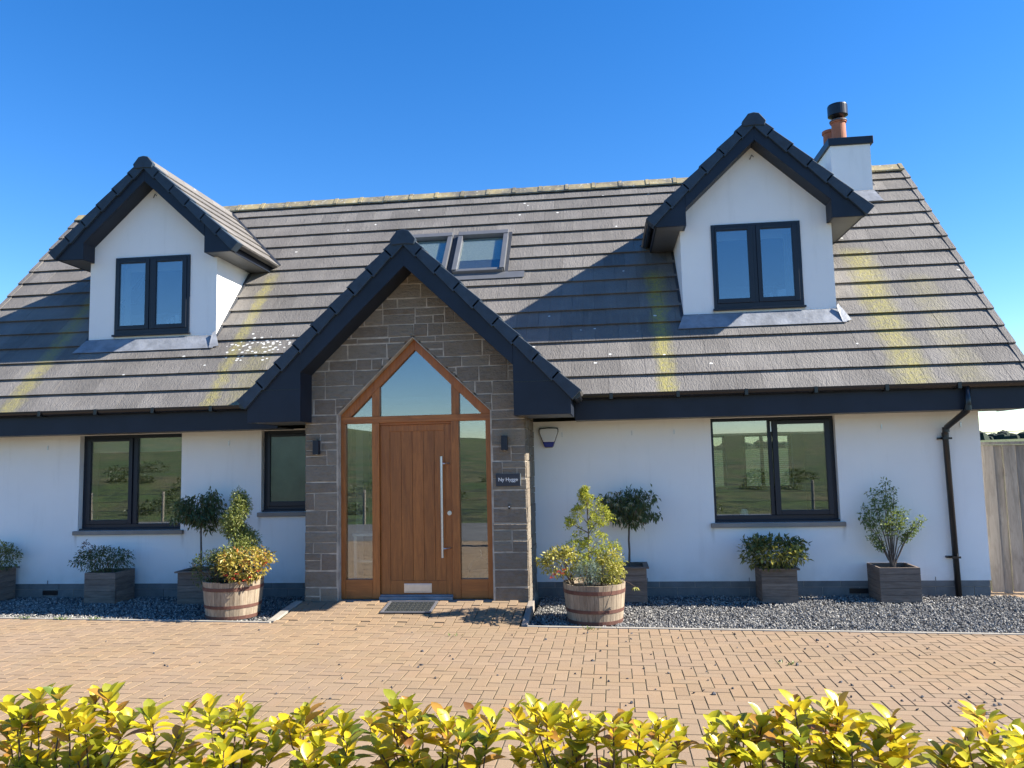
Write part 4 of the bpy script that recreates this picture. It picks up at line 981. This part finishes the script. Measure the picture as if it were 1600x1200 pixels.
# land behind the camera that the windows mirror: post fence and scrub
ff = thing('field_fence', 'post and wire fence across the field opposite the house', 'fence', (0, -15.5, -.4))
for k in range(-12, 9):
    x = k * 2.6 + random.uniform(-.2, .2); MB().tube([(x, -15.5, -.6), (x + random.uniform(-.04, .04), -15.5, .75)], .05, 7).build('post', M['post'], ff)
mb = MB()
for z in (.1, .4, .65): mb.tube([(-31, -15.45, z), (21, -15.45, z)], .006, 4)
mb.build('wires', M['wire'], ff)
def cloud(mb, c_, rad, n, L, wd, drop=0., shell=.5, out=.6, seed=0, curl=.15):
    rr = random.Random(seed)
    for _ in range(n):
        v = Vector((rr.gauss(0, 1), rr.gauss(0, 1), rr.gauss(0, 1))).normalized(); k = shell + (1 - shell) * rr.random()
        p_ = Vector((c_[0] + v.x * rad[0] * k, c_[1] + v.y * rad[1] * k, c_[2] + v.z * rad[2] * k))
        d = v * out + Vector((rr.uniform(-1, 1), rr.uniform(-1, 1), rr.uniform(-1, 1))) * .7 + Vector((0, 0, -drop))
        s = rr.uniform(.5, 1.4); mb.leaf(p_, d, Vector((rr.uniform(-.5, .5), rr.uniform(-.5, .5), 1)), L * s, wd * s, curl=curl)
mb = MB()
for i in range(70):
    x = random.uniform(-30, 14); y = random.uniform(-40, -18); s = random.uniform(.3, .9); cloud(mb, (x, y, field_h(x, y) + s * .3), (s * 1.4, s * 1.4, s * .55), 300, .13, .07, seed=i)
g = mb.build('scrub', M['scrub'], kind='stuff'); g['label'] = 'scrubby bushes on the field opposite the house'; g['category'] = 'bushes'

# ------------------------------------------------------------------ doormat
dmz = [gz(.0, -1.52), gz(0, -1.10)]
mt = thing('doormat', 'black rubber doormat with a scrolled pattern in front of the brown front door', 'doormat', (0, -1.3, -.03))
a_ = Vector((0, .42, dmz[1] - dmz[0])).normalized(); nn = Vector((0, -a_.z, a_.y)); o_ = Vector((-.285, -1.52, dmz[0] + .004))
mw = ax((1, 0, 0), a_, nn, o_)
def lb(mb, x0, x1, y0, y1, z0, z1):
    t_ = MB().box(x0, x1, y0, y1, z0, z1); mb.add([mw @ Vector(v) for v in t_.v], t_.f)
mb = MB(); lb(mb, 0, .58, 0, .41, 0, .008); mb.build('backing', M['rubber'], mt)
mb = MB()
for (x0, x1, y0, y1) in ((0, .58, 0, .03), (0, .58, .38, .41), (0, .03, .03, .38), (.55, .58, .03, .38)): lb(mb, x0, x1, y0, y1, .0081, .016)
mb.build('border', M['greyp'], mt)
mb = MB()
for i in range(9):
    for j in range(5):
        x0 = .045 + i * .056; y0 = .045 + j * .066
        for k in range(6):
            a = 2 * math.pi * k / 6 + (i + j) % 2; q = [(x0 + .022, y0 + .025)]
            px, py = x0 + .022 + .016 * math.cos(a), y0 + .025 + .02 * math.sin(a); lb(mb, px - .006, px + .006, py - .004, py + .004, .0081, .015)
mb.build('tread', pm('mat_tread', (.07, .075, .07), .7, .3, 40, bump=.2), mt, kind='stuff')

# ------------------------------------------------------------------ planters
slat_me = {}
def planter(name, label, x, y, rz, size=.44, h=.40, lip=True, taper=0.):
    z0 = gravel_z(x, y) + .002
    r_ = thing(name, label, 'planter', (x, y, z0), rz, 'square slatted timber planters'); key = (size, h)
    if key not in slat_me:
        hh = h / 5; slat_me[key] = MB().box(-size / 2, size / 2, -.011, .011, .0015, hh - .0015).mesh('slat', M['slat'])
    hh = h / 5; Wm = W[r_]
    for k in range(4):
        for i in range(5):
            sc = 1 - taper * (1 - i / 5)
            mw_ = Wm @ Matrix.Rotation(k * math.pi / 2, 4, 'Z') @ Matrix.Translation((0, -size / 2 + .011 + (0.0012 if k % 2 else 0), i * hh))
            if k % 2: mw_ = mw_ @ Matrix.Scale((size - .046) / size, 4, (1, 0, 0))
            o = inst('slat', slat_me[key], mw_, r_)
    if lip:
        for k in range(4):
            mb = MB(); a = size / 2 + .03; mb.v = []; b = size / 2 - .03
            mb.add([Wm @ Matrix.Rotation(k * math.pi / 2, 4, 'Z') @ Vector(v) for v in [(-a, -a, h + .001), (a, -a, h + .001), (b, -b, h + .001), (-b, -b, h + .001), (-a, -a, h + .02), (a, -a, h + .02), (b, -b, h + .02), (-b, -b, h + .02)]], [(0, 3, 2, 1), (4, 5, 6, 7), (0, 1, 5, 4), (1, 2, 6, 5), (2, 3, 7, 6), (3, 0, 4, 7)])
            mb.build('rim', M['slat'], r_)
    mb = MB(); t_ = MB().box(-size / 2 + .024, size / 2 - .024, -size / 2 + .024, size / 2 - .024, .01, h - .05); mb.add([Wm @ Vector(v) for v in t_.v], t_.f); mb.build('soil', M['soil'], r_)
    return z0 + h
zA = planter('planter', 'wooden planter at the far left edge of the house front', -6.10, -.05 - .25, 0)
zB_ = planter('planter', 'rimless wooden planter standing alone under the left ground floor window', -4.31, -.34, 0, .43, .40, False)
zC = planter('planter', 'wooden planter behind the left barrel, holding a round-headed tree', -2.98, -.40, 0)
zD = planter('planter', 'wooden planter behind the right barrel, holding a round-headed tree', 2.50, -.24, 0)
zE = planter('planter', 'rimmed wooden planter under the right ground floor window', 4.275, -.24, 0, .41, .38)
zF = planter('planter', 'rimless wooden planter near the drainpipe, with bare upper edges', 5.64, -.22, 0, .455, .40, False)

def barrel(label, x, y, seed):
    z0 = gz(x, -3) - .006; r_ = thing('barrel_planter', label, 'barrel', (x, y, z0), random.Random(seed).random(), 'half whisky barrel planters')
    H = .415; prof = [(0, .292), (.1, .305), (.2, .317), (.32, .328), (H, .336)]; n = 22; rr = random.Random(seed); ang = 0; ws_ = [rr.uniform(.8, 1.25) for _ in range(n)]; tot = sum(ws_)
    for w_ in ws_:
        a0 = ang + .004; ang += 2 * math.pi * w_ / tot; a1 = ang - .004; mb = MB(); vs = []; dd = rr.uniform(-.0015, .0015); ht = rr.uniform(-.004, .004)
        for h_, rad in prof:
            zz_ = h_ + (ht if h_ == H else 0)
            for a, q in ((a0, rad + dd), ((a0 + a1) / 2, rad + dd + .002), (a1, rad + dd), (a1, rad - .024), (a0, rad - .024)): vs.append((q * math.cos(a), q * math.sin(a), zz_))
        fs = [(i * 5 + k, i * 5 + (k + 1) % 5, i * 5 + 5 + (k + 1) % 5, i * 5 + 5 + k) for i in range(4) for k in range(5)] + [(20, 21, 22, 23, 24), (4, 3, 2, 1, 0)]
        mb.add([W[r_] @ Vector(v) for v in vs], fs); mb.build('stave', M['stave'], r_)
    def rad_at(h_): return float(np.interp(h_, [q[0] for q in prof], [q[1] for q in prof]))
    for h0, h1 in ((.004, .042), (.125, .160), (.318, .358)):
        MB().lathe((x, y, z0), [(rad_at(h0) + .001, h0), (rad_at(h0) + .006, h0), (rad_at(h1) + .006, h1), (rad_at(h1) + .001, h1)], 48, True).build('hoop', M['hoop'], r_)
    MB().lathe((x, y, z0), [(0, .375), (.30, .365)], 24).build('soil', M['soil'], r_)
    return z0 + H
bL = (-2.045, -1.44); bR = (2.105, -1.49)
zL = barrel('half barrel planter on the gravel left of the front door', *bL, 3)
zR = barrel('half barrel planter on the gravel right of the stone porch', *bR, 5)

# ------------------------------------------------------------------ plants
def stem_to(mb, a, b, r0, r1, seed, seg=5, wob=.02):
    rr = random.Random(seed); a = Vector(a); b = Vector(b); n = 5
    pts_ = [a.lerp(b, i / n) + (Vector((rr.uniform(-1, 1), rr.uniform(-1, 1), 0)) * wob if 0 < i < n else Vector()) for i in range(n + 1)]
    mb.tube(pts_, [r0 + (r1 - r0) * i / n for i in range(n + 1)], seg); return pts_
def lollipop(name, label, x, y, z0, zc, rad, mat, seed, lean=0., extra=None):
    r_ = thing(name, label, 'tree', (x, y, z0), 0, 'round-headed potted trees'); mb = MB()
    stem_to(mb, (x, y, z0 - .06), (x + lean, y, zc - rad[2] * .6), .015, .011, seed, 7, .006)
    top = Vector((x + lean, y, zc - rad[2] * .6)); rr = random.Random(seed); tips = []
    for k in range(16):
        a = rr.uniform(0, 6.28); e = rr.uniform(-.2, 1.2); d = Vector((math.cos(a) * math.cos(e) * rad[0], math.sin(a) * math.cos(e) * rad[1], rad[2] * (.5 + math.sin(e) * 1.0))) * rr.uniform(.7, 1.0)
        pts_ = stem_to(mb, top, top + d, .006, .002, seed * 50 + k, 4, .015); tips += pts_[2:]
    mb.build('trunk', M['bark'], r_)
    fo = MB()
    for i, t_ in enumerate(tips):
        for j in range(15):
            o = Vector((rr.gauss(0, .05), rr.gauss(0, .05), rr.gauss(0, .045))); d = Vector((o.x * 6, o.y * 6, -rr.uniform(.2, 1.1)))
            fo.leaf(t_ + o, d, (rr.uniform(-1, 1), rr.uniform(-1, 1), .8), rr.uniform(.045, .075), rr.uniform(.017, .026))
    cloud(fo, (top.x, top.y, zc), [q * .85 for q in rad], 420, .06, .022, drop=.7, shell=.4, seed=seed)
    for k in range(15):
        v = Vector((rr.gauss(0, 1), rr.gauss(0, 1), rr.gauss(0, .8))).normalized(); q = rr.uniform(.75, 1.05)
        cloud(fo, (top.x + v.x * rad[0] * q, top.y + v.y * rad[1] * q, zc + v.z * rad[2] * q), (.085, .08, .07), 38, .062, .022, drop=.8, shell=.2, seed=seed * 31 + k)
    fo.build('foliage', M[mat], r_, kind='stuff')
    if extra:
        mb = MB()
        for (dx, dy, dz) in extra:
            for j in range(9): a = j * .7; mb.leaf((top.x + dx, top.y + dy, zc + dz), (math.cos(a), math.sin(a) * .6 - .4, -rr.uniform(.2, 1.2)), (0, 0, 1), .055, .016)
        mb.build('young_leaves', M['pale'], r_, kind='stuff')
    return r_
lollipop('standard_tree', 'dark round-headed tree on a thin stem, behind the left barrel', -3.02, -.38, zC, 1.035, (.36, .30, .27), 'leaf_dark', 11)
lollipop('standard_tree', 'round-headed tree with pale young leaf tufts, behind the right barrel', 2.52, -.24, zD, 1.00, (.35, .30, .28), 'leaf_dark', 12, .02,
         [(-.25, -.22, .12), (-.16, -.26, .06), (-.04, -.28, 0.02), (.02, -.28, .07), (-.20, -.24, -.06), (-.12, -.27, -.10), (.05, -.26, -.16), (.12, -.25, -.09), (-.22, -.2, .2)])
def spiral(label, x, y, z0, h, r0, r1, b0, b1, turns, mat, seed, ph=0., lobes=None):
    r_ = thing('spiral_topiary', label, 'topiary', (x, y, z0), 0, 'spiral topiary shrubs'); mb = MB(); stem_to(mb, (x, y, z0 - .08), (x, y, z0 + h * .92), .013, .004, seed, 6, .008)
    fo = MB(); rr = random.Random(seed); n = 80
    for i in range(0 if lobes else n):
        t_ = i / n; a = ph + t_ * turns * 2 * math.pi; rad = r0 + (r1 - r0) * t_; b = b0 + (b1 - b0) * t_ ** 1.7; c_ = Vector((x + rad * math.cos(a), y + rad * math.sin(a), z0 + h * (.04 + .93 * t_)))
        if i % 5 == 0: mb.tube([(x, y, c_.z - .03), (c_.x, c_.y, c_.z)], [.004, .002], 4)
        cloud(fo, c_, (b, b, b * .85), int(40 + 5200 * b * b), .026, .014, shell=.35, seed=seed * 100 + i)
    for k, (dx, dz, b) in enumerate(lobes or ()):
        c_ = Vector((x + dx, y + rr.uniform(-.08, .08), z0 + dz)); mb.tube([(x, y, c_.z - .12), (c_.x, c_.y, c_.z)], [.007, .003], 5)
        cloud(fo, c_, (b, b, b * .8), int(60 + 6500 * b * b), .026, .014, shell=.35, seed=seed * 500 + k)
        for j in range(9):
            v = Vector((rr.gauss(0, 1), rr.gauss(0, 1), rr.gauss(.2, .8))).normalized(); cloud(fo, c_ + v * b * .95, (.035, .035, .03), 26, .026, .014, shell=.1, seed=seed * 700 + k * 10 + j)
    mb.build('stem', M['bark'], r_); fo.build('foliage', M[mat], r_, kind='stuff')
spiral('variegated spiral shrub clipped in tiers in the left barrel', -2.01, -1.42, zL, 1.0, .17, .02, .18, .11, 2.15, 'leaf_box', 31, 1.2)
spiral('golden green loose spiral conifer in the right barrel', 2.06, -1.47, zR, 1.0, .19, .0, .20, .04, 2.0, 'leaf_conifer', 32, 5.9, [(-.03, .99, .035), (-.03, .93, .05), (.0, .85, .08), (.10, .78, .11), (.17, .68, .11), (-.10, .74, .075), (-.20, .64, .06), (.08, .63, .09), (-.10, .46, .10), (-.16, .33, .13), (.10, .42, .14), (.20, .30, .15), (.02, .28, .17), (-.05, .14, .18), (.2, .13, .16)])
def bush(label, c_, rad, n, L, wd, mat, seed, base, name='shrub', cat='shrub', drop=0., shell=.5, extra=None, group=None, stems=8):
    r_ = thing(name, label, cat, base, 0, group); mb = MB(); rr = random.Random(seed)
    for k in range(stems):
        d = Vector((rr.uniform(-1, 1) * rad[0], rr.uniform(-1, 1) * rad[1], rr.uniform(0, .9) * rad[2])) * .85
        stem_to(mb, (base[0] + d.x * .15, base[1] + d.y * .15, base[2] - .05), Vector(c_) + d, .006, .002, seed * 10 + k, 4, .012)
    mb.build('stem', M['twig'], r_); fo = MB(); cloud(fo, c_, rad, n, L, wd, drop, shell, seed=seed)
    for k in range(7):
        v = Vector((rr.gauss(0, 1), rr.gauss(0, 1), abs(rr.gauss(0, 1)))).normalized(); cloud(fo, (c_[0] + v.x * rad[0] * .8, c_[1] + v.y * rad[1] * .8, c_[2] + v.z * rad[2] * .85), [q * .38 for q in rad], n // 10, L, wd, drop, .2, seed=seed * 9 + k)
    fo.build('foliage', M[mat], r_, kind='stuff')
    if extra: extra(r_)
    return r_
def flowers(spots, mat='flower', size=.03):
    def f(r_):
        for (x, y, z) in spots:
            mb = MB()
            for j in range(9): a = j * 2.4; mb.leaf((x, y, z), (math.cos(a), math.sin(a) - .5, random.uniform(-.3, .9)), (0, 0, 1), size, size * .6)
            mb.build('flower', M[mat], r_)
    return f
bush('gold and red leaved bushy plant spilling over the front of the left barrel', (-1.84, -1.60, .50), (.33, .25, .20), 900, .045, .024, 'leaf_fire', 41, (-1.9, -1.55, zL), extra=flowers([(-1.66, -1.83, .39), (-1.72, -1.84, .36), (-1.85, -1.85, .38), (-1.94, -1.83, .41), (-1.60, -1.75, .45), (-1.55, -1.65, .52), (-1.8, -1.86, .43)]))
bush('dark green trailing plant at the left side of the left barrel', (-2.30, -1.50, .42), (.21, .2, .24), 800, .03, .013, 'leaf_dark', 42, (-2.2, -1.5, zL))
bush('small yellow leaved shrub with red flowers at the left of the right barrel', (1.76, -1.58, .50), (.24, .2, .17), 560, .042, .021, 'leaf_gold', 43, (1.9, -1.55, zR), extra=flowers([(1.74, -1.80, .43), (1.70, -1.81, .40), (1.78, -1.82, .41), (1.66, -1.76, .36), (1.80, -1.80, .45)]))
bush('silvery lavender clump at the front of the right barrel', (2.06, -1.70, .40), (.17, .12, .13), 900, .030, .006, 'leaf_silver', 44, (2.06, -1.66, zR))
def sprig(r_):
    mb = MB(); mb.tube([(2.35, -1.75, .36), (2.48, -1.78, .31), (2.55, -1.79, .26)], [.003, .003, .002], 5); mb.build('sprig', M['twig'], r_); mb = MB()
    for j in range(10): a = j * .63; mb.leaf((2.54, -1.79, .27), (math.cos(a), math.sin(a), -.6), (0, 0, 1), .06, .018)
    mb.build('sprig_leaves', M['leaf_gold'], r_)
bush('pale gold shrub with a long sprig at the right of the right barrel', (2.28, -1.58, .44), (.19, .19, .19), 620, .034, .016, 'leaf_gold', 45, (2.2, -1.55, zR), extra=sprig)
bush('green shrub with one yellow patch in the far left planter', (-6.0, -.30, .46), (.31, .25, .20), 620, .045, .020, 'leaf_mixed', 46, (-6.1, -.3, zA))
bush('dark bushy plant with a red tinted shoot in the rimless planter under the left window', (-4.40, -.34, .40), (.40, .28, .17), 820, .045, .016, 'leaf_dark', 47, (-4.31, -.34, zB_), drop=.2,
     extra=lambda r_: (lambda mb: (cloud(mb, (-4.66, -.36, .55), (.10, .08, .12), 90, .04, .014, seed=5), mb.build('red_shoot', M['leaf_red'], r_, kind='stuff')))(MB()))
bush('spreading green and gold shrub in the planter under the right window', (4.25, -.34, .43), (.41, .30, .20), 800, .066, .027, 'leaf_mixed', 48, (4.27, -.24, zE),
     extra=lambda r_: (lambda mb: (cloud(mb, (4.30, -.60, .44), (.28, .09, .10), 190, .06, .026, seed=6), mb.build('gold_leaves', M['leaf_gold'], r_, kind='stuff')))(MB()))
# airy upright shrub
r_ = thing('upright_shrub', 'airy upright green shrub with visible stems in the planter nearest the drainpipe', 'shrub', (5.64, -.22, zF)); mb = MB(); fo = MB(); rr = random.Random(9); b = Vector((5.64, -.22, zF - .05))
ends = [(-.02, 0, 1.03), (-.18, .02, .90), (.08, .03, .92), (-.26, 0, .72), (-.25, -.05, .55), (-.15, .05, .78), (0, -.06, .72), (.1, .02, .70), (.17, 0, .66), (.30, .03, .50), (.34, -.03, .58), (.20, .05, .42), (-.2, .04, .38), (-.1, -.08, .60), (.02, .1, .84), (-.08, 0, .94), (.12, -.05, .58), (-.28, .05, .64), (.0, 0, .55), (-.14, 0, .30)]
for k, e_ in enumerate(ends):
    e_ = Vector((e_[0], e_[1], e_[2] - .0)); st_ = b + Vector((rr.uniform(-.03, .03), rr.uniform(-.03, .03), 0)); mid = b.lerp(b + e_, .45) + Vector((0, 0, .06))
    pts_ = [st_, b.lerp(mid, .5) , mid, (mid + b + e_) / 2 + Vector((rr.uniform(-.02, .02), 0, 0)), b + e_]; mb.tube(pts_, [.009, .007, .005, .004, .002], 5)
    for q in (pts_[4], pts_[4].lerp(pts_[3], .5), pts_[3]):
        cloud(fo, q, (.07, .07, .055), 34, .036, .019, shell=.2, seed=k * 7 + int(q.z * 100))
mb.build('stem', M['bark'], r_); fo.build('foliage', M['leaf_bright'], r_, kind='stuff')

# ------------------------------------------------------------------ things inside, seen through the glass
cb = thing('cabinet', 'small white cabinet behind the glass left of the front door', 'cabinet', (-.66, -.45, .02))
MB().box(-.86, -.30, -.72, -.30, .72, .75).build('top', M['whitepaint'], cb)
for x in (-.85, -.60, -.33): MB().box(x, x + .035, -.71, -.69, .02, .72).build('stile', M['whitepaint'], cb)
MB().box(-.85, -.30, -.705, -.69, .40, .43).build('rail', M['whitepaint'], cb); MB().box(-.85, -.30, -.32, -.31, .02, .72).build('back_panel', M['interior'], cb)
th_ = thing('toy_house', 'little white model house standing on the cabinet inside', 'ornament', (-.60, -.5, .75))
MB().prism([(-.64, .75), (-.55, .75), (-.55, .85), (-.595, .90), (-.64, .85)], -.55, -.47).build('body', M['whitepaint'], th_)
MB().prism([(-.65, .845), (-.595, .912), (-.54, .845), (-.54, .852), (-.595, .92), (-.65, .852)], -.56, -.46).build('roof', M['pottery'], th_)
for x in (-.625, -.58): MB().box(x, x + .018, -.553, -.549, .80, .825).build('window', M['slate'], th_)
ar = thing('wicker_hoop', 'pale arched handle of a basket behind the glass right of the door', 'basket', (.72, -.6, .02))
MB().tube([(.72 + .15 * math.cos(a), -.6, .28 + .15 * math.sin(a)) for a in np.linspace(.1, 3.04, 14)], .018, 8).build('handle', M['post'], ar)
MB().tube([(.72, -.6, .44), (.725, -.6, .50), (.71, -.6, .53)], .006, 6).build('hook', M['whitepaint'], ar)
MB().lathe((.72, -.6, .02), [(.0, 0), (.14, 0), (.17, .25), (.16, .25), (.13, .02)], 16).build('basket_body', M['post'], ar)
mg = MB().lathe((-3.72, .22, .80), [(0, 0), (.045, 0), (.06, .10), (.053, .10), (.04, .01), (0, .01)], 18).build('plant_pot', M['pottery']); tag(mg, 'pale blue pot on the inner sill of the left ground floor window', 'pot')
MB().box(-4.95, -3.55, .17, .30, .775, .80).box(3.66, 5.1, .17, .30, .775, .80).build('window_board', M['whitepaint'], house)
mg = MB().lathe((4.02, .24, .80), [(0, 0), (.05, 0), (.055, .07), (.04, .11), (.03, .12), (0, .12)], 16).build('ornament', M['whitepaint']); tag(mg, 'white rounded ornament on the inner sill of the right ground floor window', 'ornament')
sf = thing('sofa', 'dark sofa deep inside the room behind the right window', 'sofa', (4.2, 3.5, .02)); MB().box(3.5, 5.2, 3.2, 4.0, .1, .45).build('seat', M['slate'], sf, bevel=.03); MB().box(3.5, 5.2, 4.0, 4.2, .1, .80).build('backrest', M['slate'], sf, bevel=.03)
for (c_, n_) in ((DC[1], 0), (DC[0], 1)):
    r_ = thing('sill_ornament', 'small white ornaments inside the %s dormer window' % ('right' if n_ == 0 else 'left'), 'ornament', (c_ + .25, DY + .1, 3.66))
    for k, (dx, w_, h_) in enumerate(((.16, .06, .09), (.24, .05, .12), (.31, .07, .15)) if n_ else ((.16, .05, .08), (.27, .12, .12))):
        MB().box(c_ + dx, c_ + dx + w_ * .9, DY + .075, DY + .11, 3.69, 3.69 + h_).build('block', M['whitepaint'], r_, bevel=.008)
    MB().box(c_ - .5, c_ + .5, DY + .061, DY + .16, 3.66, 3.685).build('base_board', M['whitepaint'], r_)

# ------------------------------------------------------------------ foreground hedge: every leaf its own object
tips = [(0.038,-7.434,0.79),(0.142,-7.483,0.79),(0.11,-7.368,0.814),(0.243,-7.441,0.845),(0.32,-7.502,0.78),(0.297,-7.381,0.778),(0.231,-7.203,0.762),(0.308,-7.237,0.782),(0.355,-7.274,0.723),(0.604,-7.445,0.785),(-0.025,-7.369,0.687),(0.162,-7.441,0.741),(0.362,-7.472,0.76),(0.563,-7.496,0.764),(0.646,-7.489,0.693),(-0.055,-7.261,0.604),(0.128,-7.288,0.628),(0.293,-7.295,0.633),(0.435,-7.31,0.605),(0.612,-7.529,0.623),(0.347,-7.48,0.629),(0.122,-7.382,0.582),(-0.035,-7.35,0.563),(0.376,-7.317,0.541),(0.633,-7.231,0.731),(0.844,-7.482,0.815),(0.88,-7.309,0.783),(0.92,-7.301,0.746),(0.844,-7.361,0.744),(0.744,-7.492,0.717),(0.755,-7.424,0.628),(0.932,-7.534,0.702),(0.915,-7.246,0.651),(1.002,-7.259,0.68),(1.067,-7.391,0.645),(0.855,-7.497,0.612),(0.913,-7.293,0.562),(1.152,-7.331,0.762),(1.179,-7.241,0.712),(1.265,-7.255,0.709),(1.134,-7.36,0.748),(1.108,-7.404,0.728),(1.212,-7.362,0.671),(1.338,-7.416,0.691),(1.229,-7.528,0.663),(1.329,-7.491,0.631),(1.363,-7.267,0.711),(1.523,-7.489,0.842),(1.569,-7.495,0.828),(1.444,-7.336,0.711),(1.523,-7.451,0.738),(1.587,-7.356,0.742),(1.665,-7.368,0.769),(1.699,-7.424,0.75),(1.751,-7.2,0.719),(1.766,-7.48,0.747),(1.864,-7.395,0.758),(1.581,-7.502,0.693),(1.686,-7.368,0.638),(1.841,-7.474,0.698),(1.454,-7.453,0.673),(1.449,-7.358,0.563),(1.645,-7.494,0.618),(1.785,-7.414,0.602),(1.9,-7.225,0.741),(2.002,-7.475,0.833),(2.047,-7.501,0.81),(2.115,-7.441,0.808),(2.07,-7.289,0.713),(1.96,-7.352,0.692),(2.158,-7.456,0.771),(2.211,-7.421,0.772),(2.27,-7.471,0.788),(2.314,-7.378,0.766),(2.359,-7.522,0.785),(2.427,-7.307,0.733),(2.274,-7.271,0.648),(2.353,-7.261,0.624),(2.466,-7.305,0.707),(2.514,-7.242,0.665),(2.416,-7.561,0.728),(2.145,-7.478,0.685),(2.019,-7.257,0.617),(1.91,-7.327,0.617),(2.1,-7.466,0.617),(2.271,-7.291,0.567),(2.467,-7.385,0.627),(2.614,-7.27,0.72),(2.67,-7.431,0.787),(2.693,-7.475,0.775),(2.744,-7.407,0.723),(2.604,-7.514,0.736),(2.772,-7.405,0.775),(2.839,-7.237,0.68),(2.671,-7.461,0.699),(2.733,-7.572,0.719),(2.612,-7.578,0.68),(2.864,-7.451,0.841),(2.934,-7.257,0.781),(2.827,-7.405,0.79),(2.974,-7.417,0.822),(3.0,-7.479,0.841),(2.989,-7.215,0.715),(3.092,-7.398,0.763),(2.975,-7.476,0.765),(2.862,-7.53,0.765),(3.146,-7.51,0.813),(3.173,-7.488,0.773),(3.256,-7.341,0.689),(3.101,-7.51,0.743),(3.01,-7.553,0.737),(2.842,-7.418,0.667),(2.936,-7.496,0.696),(3.126,-7.273,0.579),(3.142,-7.549,0.69),(3.333,-7.402,0.681),(3.506,-7.268,0.771),(3.489,-7.398,0.779),(3.639,-7.224,0.699),(3.594,-7.396,0.734),(3.386,-7.473,0.752),(3.467,-7.435,0.705),(3.457,-7.568,0.722),(3.347,-7.458,0.651),(3.537,-7.504,0.692),(3.484,-7.312,0.591)]
def leaf_mesh(var, mat):
    rr = random.Random(var); n = 6; vs = []; fs = []; curl = rr.uniform(.0, .38); tw = rr.uniform(-.15, .15); fold = rr.uniform(.25, .6); wmax = rr.uniform(.54, .70)
    for i in range(n + 1):
        t_ = i / n; wd = wmax * (math.sin(math.pi * min(1, t_ * .97 + .03) ** 1.25) ** .75) * (1 if i < n else 0) * .5 if i else .02
        y = t_; z = -curl * t_ * t_; a = tw * t_
        for sx in (-1, 0, 1):
            x = sx * wd; zz_ = z + abs(x) * fold + sx * a * wd; vs.append((x, y, zz_))
    for i in range(n):
        for k in (0, 1): b = i * 3 + k; fs.append((b, b + 1, b + 4, b + 3))
    me = MB().add(vs, fs).mesh('leaf', mat)
    for p_ in me.polygons: p_.use_smooth = True
    return me
LM = [[leaf_mesh(v, mt_) for v in range(4)] for mt_ in HL]
bounds = [-.2, .60, 1.07, 1.35, 1.87, 2.55, 2.80, 3.27, 3.9]
hl = ['leafy hedge shrub at the far left of the foreground, the widest and greenest', 'hedge shrub with reddish tips, second from the left in the foreground', 'low narrow hedge shrub, third from the left in the foreground', 'hedge shrub in front of the door with one tall leafy tip',
      'yellow hedge shrub in front of the right barrel', 'small gap-side hedge shrub between the yellow shrub and the tall right hand one', 'tall hedge shrub with bare twigs, second from the right in the foreground', 'hedge shrub at the right edge of the foreground']
rr = random.Random(77)
def whorl(tip, stem_dir, par, stuff=None, nl=11, low=False):
    for j in range(nl):
        t_ = j / nl; p_ = tip - stem_dir * (.002 + .11 * t_ + rr.uniform(0, .012)); a = j * 2.4 + rr.uniform(-.3, .3)
        side = Vector((math.cos(a), math.sin(a), 0)); el = 1.25 * (1 - t_) ** 1.3 + .0 + rr.uniform(-.2, .3)
        d = (side + Vector((0, 0, 1)) * el + stem_dir * .3).normalized(); L = (.056 + .034 * min(1, t_ * 2.2)) * rr.uniform(.62, 1.25)
        u = Vector((0, 0, 1)) - side * .6; X = d.cross(u)
        X = X.normalized(); Z = X.cross(d).normalized()
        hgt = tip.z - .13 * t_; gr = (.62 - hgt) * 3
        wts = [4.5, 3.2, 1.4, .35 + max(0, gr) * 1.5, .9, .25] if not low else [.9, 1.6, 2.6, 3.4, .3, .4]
        mi = rr.choices(range(6), wts)[0]; me = LM[mi][rr.randrange(4)]
        mw_ = ax(X * L, d * L, Z * L, p_)
        if stuff is None: inst('leaf', me, mw_, par)
        else: stuff.add([mw_ @ v.co for v in me.vertices], [tuple(p2.vertices) for p2 in me.polygons])
for i in range(8):
    tp = [Vector(t_) - Vector((0, 0, .030)) for t_ in tips if bounds[i] <= t_[0] < bounds[i + 1]]
    cxh = sum(t_.x for t_ in tp) / len(tp); base = Vector((cxh, -7.42, -.14))
    sh = thing('hedge_shrub', hl[i], 'shrub', base, 0, 'shrubs of the low foreground hedge'); mb = MB(); under = MB()
    nl = min(11, 295 // len(tp))
    forks = [base + Vector((rr.uniform(-.08, .08) + (k - 2) * .5 * (bounds[i + 1] - bounds[i]) / 5, rr.uniform(-.06, .06), rr.uniform(.35, .5))) for k in range(5)]
    for f in forks: stem_to(mb, base + Vector((rr.uniform(-.03, .03), rr.uniform(-.03, .03), 0)), f, .012, .008, int(f.x * 999), 6, .02)
    for t_ in tp:
        f = min(forks, key=lambda q: abs(q.x - t_.x) + rr.uniform(0, .1)); pts_ = stem_to(mb, f, t_, .005, .0022, int(t_.x * 9999), 5, .018)
        whorl(t_, (t_ - pts_[3]).normalized(), sh, None, nl)
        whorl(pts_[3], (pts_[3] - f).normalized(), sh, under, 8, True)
    for f in forks:
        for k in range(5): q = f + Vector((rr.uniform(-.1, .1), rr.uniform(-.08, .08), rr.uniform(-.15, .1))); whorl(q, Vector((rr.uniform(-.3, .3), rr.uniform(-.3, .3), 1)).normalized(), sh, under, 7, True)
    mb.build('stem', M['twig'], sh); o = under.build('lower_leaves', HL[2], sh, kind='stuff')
print('objects', len(bpy.data.objects))
